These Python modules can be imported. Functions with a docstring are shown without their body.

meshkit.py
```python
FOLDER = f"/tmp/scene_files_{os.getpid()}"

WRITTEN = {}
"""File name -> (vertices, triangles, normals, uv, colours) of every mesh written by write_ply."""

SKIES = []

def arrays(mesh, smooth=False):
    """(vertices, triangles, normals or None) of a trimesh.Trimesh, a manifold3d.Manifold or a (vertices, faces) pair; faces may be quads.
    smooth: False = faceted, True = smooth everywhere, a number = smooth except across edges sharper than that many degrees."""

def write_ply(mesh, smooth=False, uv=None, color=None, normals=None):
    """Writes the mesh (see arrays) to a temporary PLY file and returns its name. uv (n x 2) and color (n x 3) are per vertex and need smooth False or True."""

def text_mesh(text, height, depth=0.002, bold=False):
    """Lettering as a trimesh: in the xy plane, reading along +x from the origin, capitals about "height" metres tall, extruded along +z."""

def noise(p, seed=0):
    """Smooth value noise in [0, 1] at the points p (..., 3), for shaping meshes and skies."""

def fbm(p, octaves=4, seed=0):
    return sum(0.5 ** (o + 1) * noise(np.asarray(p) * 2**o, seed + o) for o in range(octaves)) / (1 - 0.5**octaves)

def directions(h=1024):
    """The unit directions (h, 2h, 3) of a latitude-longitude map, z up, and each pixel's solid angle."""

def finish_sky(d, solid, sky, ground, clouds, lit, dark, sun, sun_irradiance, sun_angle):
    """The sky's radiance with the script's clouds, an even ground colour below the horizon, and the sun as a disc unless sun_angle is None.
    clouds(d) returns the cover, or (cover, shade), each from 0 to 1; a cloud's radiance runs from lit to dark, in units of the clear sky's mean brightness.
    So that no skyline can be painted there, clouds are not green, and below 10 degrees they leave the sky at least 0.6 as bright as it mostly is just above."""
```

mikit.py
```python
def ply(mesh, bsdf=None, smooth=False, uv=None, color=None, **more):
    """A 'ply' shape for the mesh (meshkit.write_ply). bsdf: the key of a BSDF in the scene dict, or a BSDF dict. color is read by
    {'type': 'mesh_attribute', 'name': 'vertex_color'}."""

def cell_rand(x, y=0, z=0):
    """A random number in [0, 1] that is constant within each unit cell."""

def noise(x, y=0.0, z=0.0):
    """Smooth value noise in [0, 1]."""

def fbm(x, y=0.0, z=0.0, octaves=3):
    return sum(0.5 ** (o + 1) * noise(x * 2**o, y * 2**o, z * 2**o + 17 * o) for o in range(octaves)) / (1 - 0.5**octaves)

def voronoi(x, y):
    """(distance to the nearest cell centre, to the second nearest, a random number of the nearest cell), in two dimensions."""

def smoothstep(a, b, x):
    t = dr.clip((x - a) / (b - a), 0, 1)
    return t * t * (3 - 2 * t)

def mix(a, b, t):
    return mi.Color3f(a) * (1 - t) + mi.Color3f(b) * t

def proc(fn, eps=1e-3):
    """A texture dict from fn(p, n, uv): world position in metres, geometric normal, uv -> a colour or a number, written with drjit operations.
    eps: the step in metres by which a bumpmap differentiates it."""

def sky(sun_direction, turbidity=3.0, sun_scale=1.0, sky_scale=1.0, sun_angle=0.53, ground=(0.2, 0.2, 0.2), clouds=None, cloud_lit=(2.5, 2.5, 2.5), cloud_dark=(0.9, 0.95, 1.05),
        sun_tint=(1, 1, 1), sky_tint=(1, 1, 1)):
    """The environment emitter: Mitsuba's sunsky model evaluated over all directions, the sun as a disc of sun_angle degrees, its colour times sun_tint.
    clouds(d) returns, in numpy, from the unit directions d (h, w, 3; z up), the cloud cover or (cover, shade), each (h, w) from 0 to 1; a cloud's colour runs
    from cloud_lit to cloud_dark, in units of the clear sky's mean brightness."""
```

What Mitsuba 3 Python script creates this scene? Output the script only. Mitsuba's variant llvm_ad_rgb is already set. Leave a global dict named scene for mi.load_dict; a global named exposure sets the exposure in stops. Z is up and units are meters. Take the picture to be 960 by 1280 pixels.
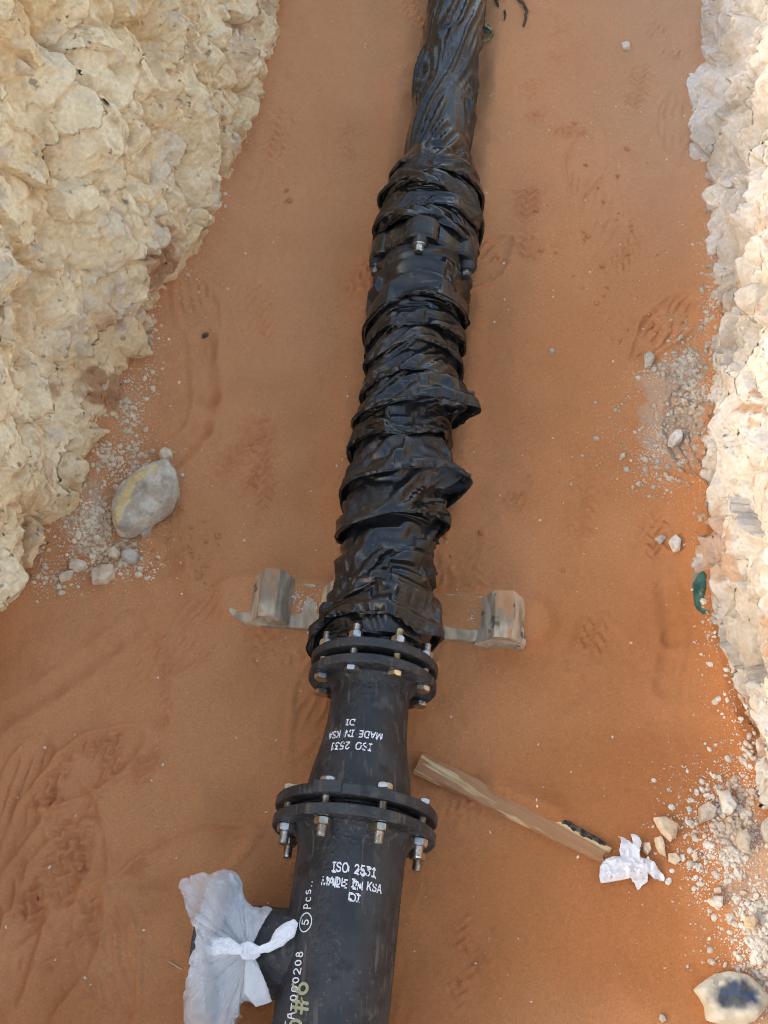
import math, random
import numpy as np, trimesh, mitsuba as mi, drjit as dr
import mikit, meshkit
from scipy.spatial import cKDTree
from scipy.ndimage import map_coordinates, gaussian_filter
from shapely.geometry import Polygon, LineString, Point
from shapely.ops import unary_union

# ------------------------------------------------------------------ camera, light, exposure
F, TH, CH = 1450.0, math.radians(29.0), 2.6
CAM = np.array([0, 0, CH])
FWD = np.array([0, math.sin(TH), -math.cos(TH)])
CUP = np.array([0, math.cos(TH), math.sin(TH)])
exposure = 4.27
scene = {'type': 'scene'}
labels = {}
scene['camera'] = {'type': 'perspective', 'fov': 2 * math.degrees(math.atan(640 / F)), 'fov_axis': 'y', 'near_clip': 0.05, 'far_clip': 400.0,
                   'to_world': mi.ScalarTransform4f().look_at(origin=CAM.tolist(), target=(CAM + FWD).tolist(), up=[0, 0, 1])}
scene['sky_light'] = mikit.sky((-0.80, -0.30, 0.45), turbidity=4, sun_scale=0.12, sky_scale=1.0, sun_angle=12, ground=(0.35, 0.30, 0.24),
                               sun_tint=(1.0, 0.98, 0.93), sky_tint=(1.20, 0.985, 0.84))

rng = np.random.default_rng(7)
random.seed(7)
T4 = mi.ScalarTransform4f


def P(px, py, z=0.0):
    d = FWD + (px - 480) / F * np.array([1.0, 0, 0]) - (py - 640) / F * CUP
    return CAM + d * ((z - CH) / d[2])


used = {}


def numbered(base):
    n = used.get(base, -1) + 1
    used[base] = n
    return base if n == 0 else f'{base}_{n:03d}'


def tag(key, label=None, cat=None, group=None, kind=None):
    labels[key] = {k: v for k, v in (('label', label), ('category', cat), ('group', group), ('kind', kind)) if v}
    return key


def put(name, mesh, bsdf, parent=None, smooth=30, **kw):
    key = numbered((parent + '__' if parent else '') + name)
    scene[key] = mesh if isinstance(mesh, dict) else mikit.ply(mesh, bsdf, smooth=smooth, **kw)
    return key


def thing(name, label, cat, group=None):
    key = numbered(name)
    tag(key, label, cat, group)
    return key


def cat_mesh(ms):
    return trimesh.util.concatenate(ms)


def grid_mesh(pts, wrap_u=False):
    """pts (nv, nu, 3) -> mesh"""
    nv, nu = pts.shape[:2]
    i = np.arange(nv * nu).reshape(nv, nu)
    if wrap_u:
        i = np.hstack([i, i[:, :1]])
    a, b, c, d = i[:-1, :-1], i[:-1, 1:], i[1:, 1:], i[1:, :-1]
    f = np.concatenate([np.stack([a, b, c], -1).reshape(-1, 3), np.stack([a, c, d], -1).reshape(-1, 3)])
    return trimesh.Trimesh(pts.reshape(-1, 3), f, process=False)


def fb(p, s, o=3, seed=0):
    return meshkit.fbm(np.asarray(p) / s, o, seed) - 0.5


# ------------------------------------------------------------------ materials
N, FB, SS, MIX = mikit.noise, mikit.fbm, mikit.smoothstep, mikit.mix


def mat(name, fn, rough=0.9, spec=0.3, metallic=0.0, bump=None, bump_scale=1.0, eps=1e-3, rough_fn=None, **kw):
    b = {'type': 'principled', 'base_color': mikit.proc(fn) if callable(fn) else {'type': 'rgb', 'value': list(fn)},
         'roughness': mikit.proc(rough_fn) if rough_fn else rough, 'specular': spec, 'metallic': metallic, **kw}
    if bump:
        b = {'type': 'bumpmap', 'nested': b, 'arbitrary': mikit.proc(bump, eps), 'scale': bump_scale}
    scene[name] = {'type': 'twosided', 'bsdf': b}
    return name


def sand_col(p, n, uv):
    big = FB(p.x * 2.2, p.y * 2.2, 3.0)
    mid = FB(p.x * 6, p.y * 6, p.z * 6)
    g = N(p.x * 420, p.y * 420, p.z * 420)
    c = MIX((0.42, 0.166, 0.060), (0.515, 0.228, 0.096), SS(0.3, 0.7, big))
    c = MIX(c, (0.360, 0.140, 0.050), 0.32 * SS(0.45, 0.8, mid))
    # grey limestone dust where the walls crumble onto the sand
    d1 = dr.exp(-(dr.square((p.x - 0.76) / 0.11) + dr.square((p.y - 1.72) / 0.22)))
    d2 = dr.exp(-(dr.square((p.x - 0.80) / 0.11) + dr.square((p.y - 0.55) / 0.20)))
    d3 = dr.exp(-(dr.square((p.x + 0.76) / 0.10) + dr.square((p.y - 1.42) / 0.16)))
    d4 = dr.exp(-(dr.square((p.x - 0.86) / 0.16) + dr.square((p.y - 0.22) / 0.16)))
    c = MIX(c, (0.60, 0.305, 0.150), 0.6 * SS(1.2, 3.0, p.y))  # far sand paler: the extra skylight there is painted into the colour
    c = MIX(c, (0.46, 0.315, 0.215), 0.55 * SS(0.45, 1.0, p.x) * SS(1.9, 2.9, p.y))  # far right greyer: sky-filled shade mixed into the sand colour
    dust = SS(0.40, 0.66, (d1 * 0.95 + d2 * 0.8 + d3 * 0.75 + d4 * 0.8) * (0.30 + 0.7 * FB(p.x * 26, p.y * 26, 9.0) + 0.5 * FB(p.x * 110, p.y * 110, 5.0)))
    c = MIX(c, (0.46, 0.36, 0.265), 0.55 * dust)
    return c * (0.86 + 0.28 * g)


def sand_bump(p, n, uv):
    return 0.0011 * N(p.x * 260, p.y * 260, p.z * 260) + 0.0022 * FB(p.x * 70, p.y * 70, p.z * 70)


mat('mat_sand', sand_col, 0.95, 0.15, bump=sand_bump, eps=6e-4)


def rock_bump(p, n, uv):
    return 0.0055 * FB(p.x * 95, p.y * 95, p.z * 95) + 0.0022 * N(p.x * 330, p.y * 330, p.z * 330)


HOLE = [float(x) for x in P(183, 328, .22)]


def rock_left(p, n, uv):
    a = FB(p.x * 4.5, p.y * 4.5, p.z * 4.5)
    b = FB(p.x * 17 + 5, p.y * 17, p.z * 17)
    g = FB(p.x * 130, p.y * 130, p.z * 130)
    c = MIX((0.71, 0.515, 0.275), (0.82, 0.665, 0.425), SS(0.32, 0.68, a))
    c = MIX(c, (0.40, 0.19, 0.085), 0.9 * (1 - SS(0.5, 1.1, 9.0 * dr.sqrt(dr.square(p.y - HOLE[1]) + dr.square(p.z - HOLE[2])) + FB(p.x * 40, p.y * 40, p.z * 40) - 0.5)))
    c = MIX(c, (0.52, 0.355, 0.175), 0.55 * SS(0.55, 0.75, b))
    c = MIX(c, (0.64, 0.56, 0.44), 0.5 * SS(0.55, 0.72, FB(p.x * 9, p.y * 9 + 7, p.z * 9)))
    c = MIX(c, (0.20, 0.16, 0.12), 0.7 * SS(0.72, 0.80, FB(p.x * 34, p.y * 34, p.z * 34 + 3)))
    # red sand that has settled on the ledges near the foot
    led = SS(0.58, 0.66, FB(p.x * 8, p.y * 8, p.z * 8 + 11)) * (1 - SS(0.10, 0.35, p.z))
    c = MIX(c, (0.40, 0.19, 0.085), 0.9 * led)
    return c * (0.80 + 0.40 * g)


def rock_right(p, n, uv):
    a = FB(p.x * 5, p.y * 5, p.z * 5)
    b = FB(p.x * 21 + 5, p.y * 21, p.z * 21)
    g = FB(p.x * 130, p.y * 130, p.z * 130)
    c = MIX((0.48, 0.445, 0.395), (0.65, 0.625, 0.585), SS(0.35, 0.62, a))
    c = MIX(c, (0.50, 0.41, 0.31), 0.6 * SS(0.56, 0.74, b))
    led = SS(0.60, 0.65, FB(p.x * 9, p.y * 9, p.z * 9 + 11)) * (1 - SS(1.9, 2.3, p.y))
    c = MIX(c, (0.47, 0.29, 0.18), 0.7 * led)
    return c * (0.80 + 0.40 * g)


def stone_col(lo, hi):
    def fn(p, n, uv):
        c = MIX(lo, hi, SS(0.3, 0.7, FB(p.x * 30, p.y * 30, p.z * 30)))
        c = MIX(c, (0.42, 0.25, 0.13), 0.4 * SS(0.58, 0.72, FB(p.x * 22 + 3, p.y * 22, p.z * 22)))
        return c * (0.8 + 0.4 * FB(p.x * 160, p.y * 160, p.z * 160))
    return fn


mat('mat_rock_left', rock_left, 0.95, 0.15, bump=rock_bump, eps=8e-4)
mat('mat_rock_right', rock_right, 0.95, 0.15, bump=rock_bump, eps=8e-4)
mat('mat_stone_cream', stone_col((0.60, 0.455, 0.29), (0.75, 0.605, 0.42)), 0.92, 0.2, bump=rock_bump, eps=8e-4)
mat('mat_stone_grey', stone_col((0.43, 0.365, 0.285), (0.58, 0.505, 0.40)), 0.92, 0.2, bump=rock_bump, eps=8e-4)
mat('mat_stone_white', stone_col((0.58, 0.53, 0.45), (0.74, 0.70, 0.62)), 0.92, 0.2, bump=rock_bump, eps=8e-4)
mat('mat_grit', (0.70, 0.61, 0.48), 0.9, 0.2)
mat('mat_clod', (0.46, 0.20, 0.085), 0.95, 0.1)


CR = [P(x, y, 0.06) for x, y in [(146, 652), (154, 622), (168, 602), (192, 588)]]


def boulder_col(p, n, uv):
    c = MIX((0.43, 0.35, 0.25), (0.60, 0.51, 0.385), SS(0.35, 0.65, FB(p.x * 24, p.y * 24, p.z * 24)))
    c = MIX(c, (0.30, 0.25, 0.19), 0.6 * SS(0.55, 0.72, FB(p.x * 50, p.y * 50, p.z * 50 + 7)))
    d = mi.Float(9.0)
    for a, b in zip(CR[:-1], CR[1:]):
        ax, ay, ex, ey = float(a[0]), float(a[1]), float(b[0] - a[0]), float(b[1] - a[1])
        t = dr.clip(((p.x - ax) * ex + (p.y - ay) * ey) / (ex * ex + ey * ey), 0, 1)
        d = dr.minimum(d, dr.sqrt(dr.square(p.x - ax - t * ex) + dr.square(p.y - ay - t * ey)))
    w = (FB(p.x * 38, p.y * 38, p.z * 38) - 0.5) * 0.045
    c = MIX(c, (0.66, 0.49, 0.21), 0.85 * (1 - SS(0.010, 0.016, d + w)))
    return c * (0.78 + 0.44 * FB(p.x * 160, p.y * 160, p.z * 160))


mat('mat_boulder', boulder_col, 0.92, 0.2, bump=rock_bump, eps=8e-4)
BLUE = P(916, 1246, 0.03)


def blue_col(p, n, uv):
    c = MIX((0.55, 0.50, 0.38), (0.70, 0.65, 0.53), SS(0.35, 0.65, FB(p.x * 30, p.y * 30, p.z * 30)))
    w = FB(p.x * 55, p.y * 55, p.z * 55) - 0.5
    d = dr.sqrt(dr.square((p.x - float(BLUE[0])) / 0.058) + dr.square((p.y - float(BLUE[1])) / 0.034)) + 0.8 * w
    c = MIX(c, MIX((0.02, 0.055, 0.15), (0.06, 0.075, 0.09), SS(0.3, 0.7, FB(p.x * 40, p.y * 40, 2.0))), 0.93 * (1 - SS(0.45, 1.15, d)))
    return c


mat('mat_blue_stone', blue_col, 0.9, 0.2, bump=rock_bump, eps=8e-4)


def iron_col(p, n, uv):
    a = FB(p.x * 14, p.y * 14, p.z * 14)
    b = FB(p.x * 60, p.y * 60, p.z * 60)
    c = MIX((0.020, 0.021, 0.023), (0.040, 0.041, 0.043), SS(0.3, 0.7, a))
    c = MIX(c, (0.085, 0.078, 0.068), 0.55 * SS(0.55, 0.75, b) * SS(0.4, 0.65, FB(p.x * 9 + 4, p.y * 9, p.z * 9)))
    # streaks of dust rubbed along the casting
    st = FB(p.x * 120, p.y * 9, p.z * 120)
    c = MIX(c, (0.15, 0.125, 0.10), 0.45 * SS(0.62, 0.76, st))
    c = MIX(c, (0.20, 0.135, 0.09), 0.4 * SS(0.66, 0.74, FB(p.x * 190, p.y * 190, p.z * 190)) * SS(0.45, 0.65, FB(p.x * 12, p.y * 12, p.z * 12 + 9)))
    c = MIX(c, (0.012, 0.012, 0.013), 0.7 * SS(0.55, 0.7, FB(p.x * 26 + 9, p.y * 26, p.z * 26)))
    return c


def iron_bump(p, n, uv):
    return 0.0016 * N(p.x * 210, p.y * 210, p.z * 210) + 0.0024 * FB(p.x * 60, p.y * 60, p.z * 60)


mat('mat_iron', iron_col, 0.5, 0.45, bump=iron_bump, eps=5e-4, rough_fn=lambda p, n, uv: 0.40 + 0.25 * FB(p.x * 45, p.y * 45, p.z * 45))


def film_col(p, n, uv):
    a = FB(p.x * 10, p.y * 10, p.z * 10)
    b = FB(p.x * 75, p.y * 75, p.z * 75)
    c = mi.Color3f(0.0095, 0.0098, 0.0105)
    c = MIX(c, (0.17, 0.135, 0.105), 0.27 * SS(0.50, 0.72, a) * SS(0.42, 0.7, b))
    s = FB(p.x * 30 + 20 * a, p.y * 160, p.z * 30)
    c = MIX(c, (0.24, 0.17, 0.11), 0.28 * SS(0.69, 0.78, s))
    return c


mat('mat_film', film_col, 0.22, 0.6, rough_fn=lambda p, n, uv: 0.19 + 0.36 * SS(0.42, 0.70, FB(p.x * 12, p.y * 12, p.z * 12)))
mat('mat_steel', lambda p, n, uv: MIX((0.60, 0.58, 0.54), (0.40, 0.36, 0.30), SS(0.45, 0.75, FB(p.x * 80, p.y * 80, p.z * 80))), 0.34, 0.5, metallic=1.0)
mat('mat_steel_brass', lambda p, n, uv: MIX((0.66, 0.58, 0.42), (0.46, 0.38, 0.26), SS(0.4, 0.75, FB(p.x * 80, p.y * 80, p.z * 80))), 0.32, 0.5, metallic=1.0)
mat('mat_steel_dirty', lambda p, n, uv: MIX((0.10, 0.10, 0.10), (0.34, 0.32, 0.29), SS(0.5, 0.75, FB(p.x * 90, p.y * 90, p.z * 90))), 0.4, 0.5, metallic=0.8)
mat('mat_gasket', (0.012, 0.012, 0.012), 0.8, 0.2)
mat('mat_white_paint', (0.72, 0.73, 0.74), 0.7, 0.3)
mat('mat_yellow_paint', (0.38, 0.36, 0.21), 0.8, 0.3)


def wood_col(p, n, uv):
    q = p.x * 0.86 - p.y * 0.5
    r = p.x * 0.5 + p.y * 0.86
    g = FB(q * 14, r * 190, p.z * 60)
    c = MIX((0.46, 0.30, 0.145), (0.70, 0.52, 0.295), SS(0.3, 0.7, g))
    dirt = SS(0.49, 0.56, FB(q * 9 + 5.2, r * 60, 1.0))
    return MIX(c, (0.36, 0.165, 0.075), 0.85 * dirt)


mat('mat_wood', wood_col, 0.8, 0.25, bump=lambda p, n, uv: 0.0016 * FB((p.x * 0.86 - p.y * 0.5) * 16, (p.x * 0.5 + p.y * 0.86) * 210, p.z * 80), eps=6e-4)
mat('mat_bark', lambda p, n, uv: MIX((0.035, 0.03, 0.026), (0.14, 0.115, 0.09), SS(0.4, 0.7, FB(p.x * 130, p.y * 130, p.z * 130))), 0.95, 0.2)


def board_col(p, n, uv):
    c = MIX((0.31, 0.23, 0.15), (0.56, 0.445, 0.31), SS(0.3, 0.7, FB(p.x * 45, p.y * 16, p.z * 45)))
    c = MIX(c, (0.075, 0.07, 0.06), 0.75 * SS(0.63, 0.72, FB(p.x * 34 + 9, p.y * 34, p.z * 34)))
    top = SS(0.85, 0.97, n.z) * SS(0.36, 0.52, FB(p.x * 18, p.y * 18, 4.0))
    c = MIX(c, (0.44, 0.225, 0.105), 0.9 * top)
    return c * (0.85 + 0.3 * FB(p.x * 170, p.y * 60, p.z * 170))


mat('mat_board', board_col, 0.75, 0.3, bump=lambda p, n, uv: 0.0015 * FB(p.x * 110, p.y * 40, p.z * 110), eps=6e-4)
mat('mat_paper', lambda p, n, uv: MIX((0.74, 0.73, 0.74), (0.82, 0.82, 0.84), N(p.x * 60, p.y * 60, p.z * 60)), 0.85, 0.2)
mat('mat_leaf', lambda p, n, uv: MIX((0.05, 0.10, 0.02), (0.30, 0.36, 0.12), SS(0.4, 0.7, FB(p.x * 90, p.y * 90, p.z * 90))), 0.5, 0.4)
mat('mat_leaf_dark', (0.018, 0.026, 0.012), 0.5, 0.4)
mat('mat_twig', lambda p, n, uv: MIX((0.04, 0.03, 0.022), (0.16, 0.12, 0.09), N(p.x * 120, p.y * 120, p.z * 120)), 0.9, 0.2)
mat('mat_green_cloth', lambda p, n, uv: MIX(MIX((0.02, 0.075, 0.06), (0.05, 0.14, 0.115), SS(0.35, 0.65, FB(p.x * 40, p.y * 40, p.z * 40))),
                                           (0.36, 0.27, 0.19), 0.7 * SS(0.52, 0.66, FB(p.x * 28, p.y * 28, p.z * 28 + 4))), 0.7, 0.3)
mat('mat_straw', (0.55, 0.45, 0.26), 0.7, 0.3)
scene['mat_bag'] = {'type': 'blendbsdf', 'weight': 0.45,
                    'bsdf_0': {'type': 'thindielectric', 'int_ior': 1.3},
                    'bsdf_1': {'type': 'principledthin', 'base_color': {'type': 'rgb', 'value': [0.97, 0.972, 0.975]}, 'roughness': 0.22, 'diff_trans': 0.6, 'eta': 1.5, 'spec_trans': 0.0}}
scene['mat_bag_thick'] = {'type': 'principledthin', 'base_color': {'type': 'rgb', 'value': [0.93, 0.935, 0.94]}, 'roughness': 0.4, 'diff_trans': 0.5, 'eta': 1.5}

# ------------------------------------------------------------------ pipeline axis
A0 = P(444, 1028, 0.172)
A1 = P(530, 330, 0.135)
D = (A1 - A0) / np.linalg.norm(A1 - A0)
R = np.cross(D, [0, 0, 1]); R /= np.linalg.norm(R)
U = np.cross(R, D)
S2 = float((P(464, 842, 0.168) - A0) @ D)          # second flange joint
SG = float((A1 - A0) @ D)                           # gland


def AX(s):
    return A0 + np.asarray(s)[..., None] * D


def cyl(s, r, phi):
    """s along the axis, phi from the top towards the right"""
    s, r, phi = np.broadcast_arrays(np.asarray(s, float), np.asarray(r, float), np.asarray(phi, float))
    return AX(s) + r[..., None] * (np.sin(phi)[..., None] * R + np.cos(phi)[..., None] * U)


def lathe(profile, n=96, origin=None, axis=None):
    """closed or open profile [(s, r)] about the pipe axis"""
    pr = np.array(profile, float)
    ph = np.linspace(0, 2 * np.pi, n, endpoint=False)
    return grid_mesh(cyl(pr[:, 0][:, None], pr[:, 1][:, None], ph[None, :]), wrap_u=True)


# ------------------------------------------------------------------ the sand floor
def seg_d(x, y, a, b):
    a, b = np.array(a[:2]), np.array(b[:2])
    d = b - a
    t = np.clip(((x - a[0]) * d[0] + (y - a[1]) * d[1]) / (d @ d), 0, 1)
    return np.hypot(x - a[0] - t * d[0], y - a[1] - t * d[1]), t


rp = np.random.default_rng(15)
PRINTS = []  # (px, py, angle, style, depth)
for px, py, ang, st, dp in [(186, 925, 80, 0, .007), (105, 960, 35, 1, .013), (95, 1035, 120, 1, .010), (230, 1075, 20, 2, .010), (60, 1110, 60, 1, .010),
                            (30, 1000, 80, 2, .008), (80, 1195, 70, 1, .009), (20, 1165, 95, 2, .012), (440, 180, 85, 0, .004), (660, 250, 80, 0, .006), (655, 330, 80, 0, .006),
                            (645, 590, 75, 0, .005), (640, 600, 100, 0, .005), (300, 560, 60, 0, .006), (700, 60, 80, 0, .004),
                            (660, 160, 85, 0, .004), (620, 985, 30, 0, .003), (330, 560, 80, 0, .005), (350, 170, 80, 0, .005), (725, 640, 80, 0, .004), (590, 1190, 70, 0, .004), (190, 845, 85, 0, .005), (720, 170, 85, 0, .005)]:
    c = P(px, py)
    dp = dp * (1.25 if st == 0 else 0.7)
    PRINTS.append((c[0], c[1], math.radians(ang), st, dp))


for i in range(34):          # older, half-lost treads all along the trench
    yy = rp.uniform(0.3, 3.4)
    xx = rp.uniform(np.interp(yy, [0.3, 3.4], [-0.95, -0.25]), np.interp(yy, [0.3, 3.4], [0.75, 0.95]))
    PRINTS.append((xx, yy, math.radians(rp.uniform(50, 120)), 0 if i % 3 else 2, rp.uniform(.003, .0075)))


def floor_h(x, y):
    x, y = np.asarray(x, float), np.asarray(y, float)
    p = np.stack([x, y, np.zeros_like(x)], -1)
    h = 0.030 * fb(p, 0.6, 2, 3) + 0.020 * fb(p, 0.20, 3, 5) + 0.0075 * fb(p, 0.06, 3, 8) + 0.0030 * fb(p, 0.018, 2, 9)
    # softer dunes that trampling left on the left-hand side
    w = np.clip((0.1 - x) / 0.5, 0, 1) * np.clip((1.3 - y) / 0.6, 0, 1)
    n = meshkit.fbm(p / 0.17, 3, 21)
    h += w * 0.007 * (1 - np.abs(2 * n - 1) * 2.2)
    for cx, cy, a, st, dp in PRINTS:
        dx, dy = x - cx, y - cy
        m = (np.abs(dx) < 0.26) & (np.abs(dy) < 0.26)
        if not m.any():
            continue
        u = dx[m] * math.cos(a) + dy[m] * math.sin(a)
        v = -dx[m] * math.sin(a) + dy[m] * math.cos(a)
        wv = 0.046 + 0.012 * np.sin(u * 14 + 1)
        e = np.hypot(u / 0.145, v / wv)
        e = e + 0.25 * fb(p[m], 0.05, 2, 31)
        ins = 1 / (1 + np.exp((e - 0.95) * 16))
        rim = np.exp(-((e - 1.12) / 0.13) ** 2) * (0.0 if st == 0 else 0.8)
        if st == 0:
            ins = 1 / (1 + np.exp((e - 0.8) * 8))
        if st < 2:
            tri = np.abs(((v / 0.040) % 1) - 0.5) * 2
            wave = ((u / 0.030 + tri * 0.75) % 1)
            tr = np.where((wave > 0.30) & (wave < 0.72), 1.0, 0.0)
        else:
            tr = np.clip(np.sin(v / 0.026 * 6.28 + 5 * fb(p[m], 0.07, 2, 14)) * 1.5, 0, 1)
        keep = np.clip((meshkit.fbm(p[m] / 0.07, 2, 40) - 0.36) * 6, 0, 1)
        add = -dp * ins * ((0.25 if st == 0 else 0.8) - 0.75 * tr * keep) + dp * rim
        h[m] += add * (0.9 + 0.7 * keep)
    # drag marks
    for pts, wd, dp in [([(256, 425), (262, 500), (252, 540), (215, 578)], 0.022, .012), ([(0, 905), (70, 860), (140, 805), (170, 780)], 0.02, .006),
                        ([(700, 880), (740, 850), (770, 800)], 0.02, .004), ([(830, 740), (838, 800), (828, 860)], 0.018, .006), ([(210, 640), (205, 700), (215, 745)], 0.03, .008)]:
        for a, b in zip(pts[:-1], pts[1:]):
            d, t = seg_d(x, y, P(*a), P(*b))
            h += -dp * np.exp(-(d / wd) ** 2) + 0.5 * dp * np.exp(-((d - 1.7 * wd) / (0.6 * wd)) ** 2)
    # bed under the pipe, sand drifted over the plank, the board and against the walls
    d, t = seg_d(x, y, A0 + 0.9 * D, A0 + 4.5 * D)
    h += -0.010 * np.exp(-(d / 0.10) ** 2) + 0.020 * np.exp(-((d - .15) / .05) ** 2) * (.4 + 1.2 * meshkit.fbm(p / .12, 2, 91))
    d, t = seg_d(x, y, P(618, 985), P(690, 1016))
    h += 0.032 * np.exp(-(d / 0.030) ** 2)
    d, t = seg_d(x, y, P(300, 745), P(660, 775))
    bd = 0.5 + 0.5 * np.tanh((d - 0.064) / 0.016)
    h = h * bd + (1 - bd) * (0.0172 + 0.006 * fb(p, 0.09, 3, 71) + 0.0012 * np.clip((x - 0.15) / .1, 0, 1))
    d, t = seg_d(x, y, P(280, 794), P(664, 823))
    h = h - np.clip(h + 0.004, 0, 1) * np.exp(-(d / 0.022) ** 2)
    # small talus along the foot of both walls
    for path, side in ((LP, 1), (RP, -1)):
        xx = np.interp(y, path[:, 1], path[:, 0])
        q = (x - xx) * side
        h += (0.055 + 0.08 * fb(p, 0.16, 3, 50)) * np.exp(-np.clip(q, 0, None) / 0.07) * (q < 0.5)
    for px, py, rx, ry, hh in [(842, 520, .13, .24, .030), (905, 1060, .13, .14, .02), (945, 1180, .14, .14, .02), (110, 650, .10, .14, .025)]:
        c = P(px, py)
        h += hh * np.exp(-((x - c[0]) / rx) ** 2 - ((y - c[1]) / ry) ** 2) * (0.6 + 0.8 * meshkit.fbm(p / 0.05, 3, 60))
    return h


LP = np.array([(0.2, -6.5), (-1.0, -5.6), (-1.15, -3), (-1.15, -1), (-1.10, 0.3), (-1.05, .8), (-.95, 1.10), (-.86, 1.35), (-.80, 1.55), (-.735, 1.84), (-.63, 2.1), (-.565, 2.35),
               (-.53, 2.6), (-.44, 2.95), (-.375, 3.43), (-.28, 4.0), (0.0, 6.5), (0.4, 10.5), (1.5, 11.5)])
RP = np.array([(0.2, -6.5), (.98, -5.6), (.95, -3), (.95, -1), (.93, 0.2), (.90, .5), (.84, .72), (.79, .9), (.775, 1.10), (.79, 1.27), (.805, 1.46), (.83, 1.65), (.895, 1.85),
               (.925, 2.06), (.95, 2.4), (.97, 2.75), (1.03, 3.0), (1.10, 3.35), (1.22, 4.0), (1.6, 6.5), (2.2, 10.3), (1.5, 11.5)])


def axis_steps(a, b, lo, hi, fine, coarse):
    """coarse outside [a, b], fine within"""
    return np.unique(np.round(np.concatenate([np.arange(lo, a, coarse), np.arange(a, b, fine), np.arange(b, hi + coarse, coarse)]), 5))


gx = axis_steps(-1.15, 1.25, -2.0, 2.6, 0.005, 0.12)
gy = axis_steps(0.25, 3.75, -7.0, 12.0, 0.005, 0.12)
GX, GY = np.meshgrid(gx, gy)
FH = floor_h(GX, GY)
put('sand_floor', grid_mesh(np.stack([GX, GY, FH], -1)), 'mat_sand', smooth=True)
tag('sand_floor', kind='structure')
from scipy.interpolate import RegularGridInterpolator
_fi = RegularGridInterpolator((gy, gx), FH, bounds_error=False, fill_value=0.0)


def fh(x, y):
    return _fi(np.stack([np.asarray(y, float), np.asarray(x, float)], -1))


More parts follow.
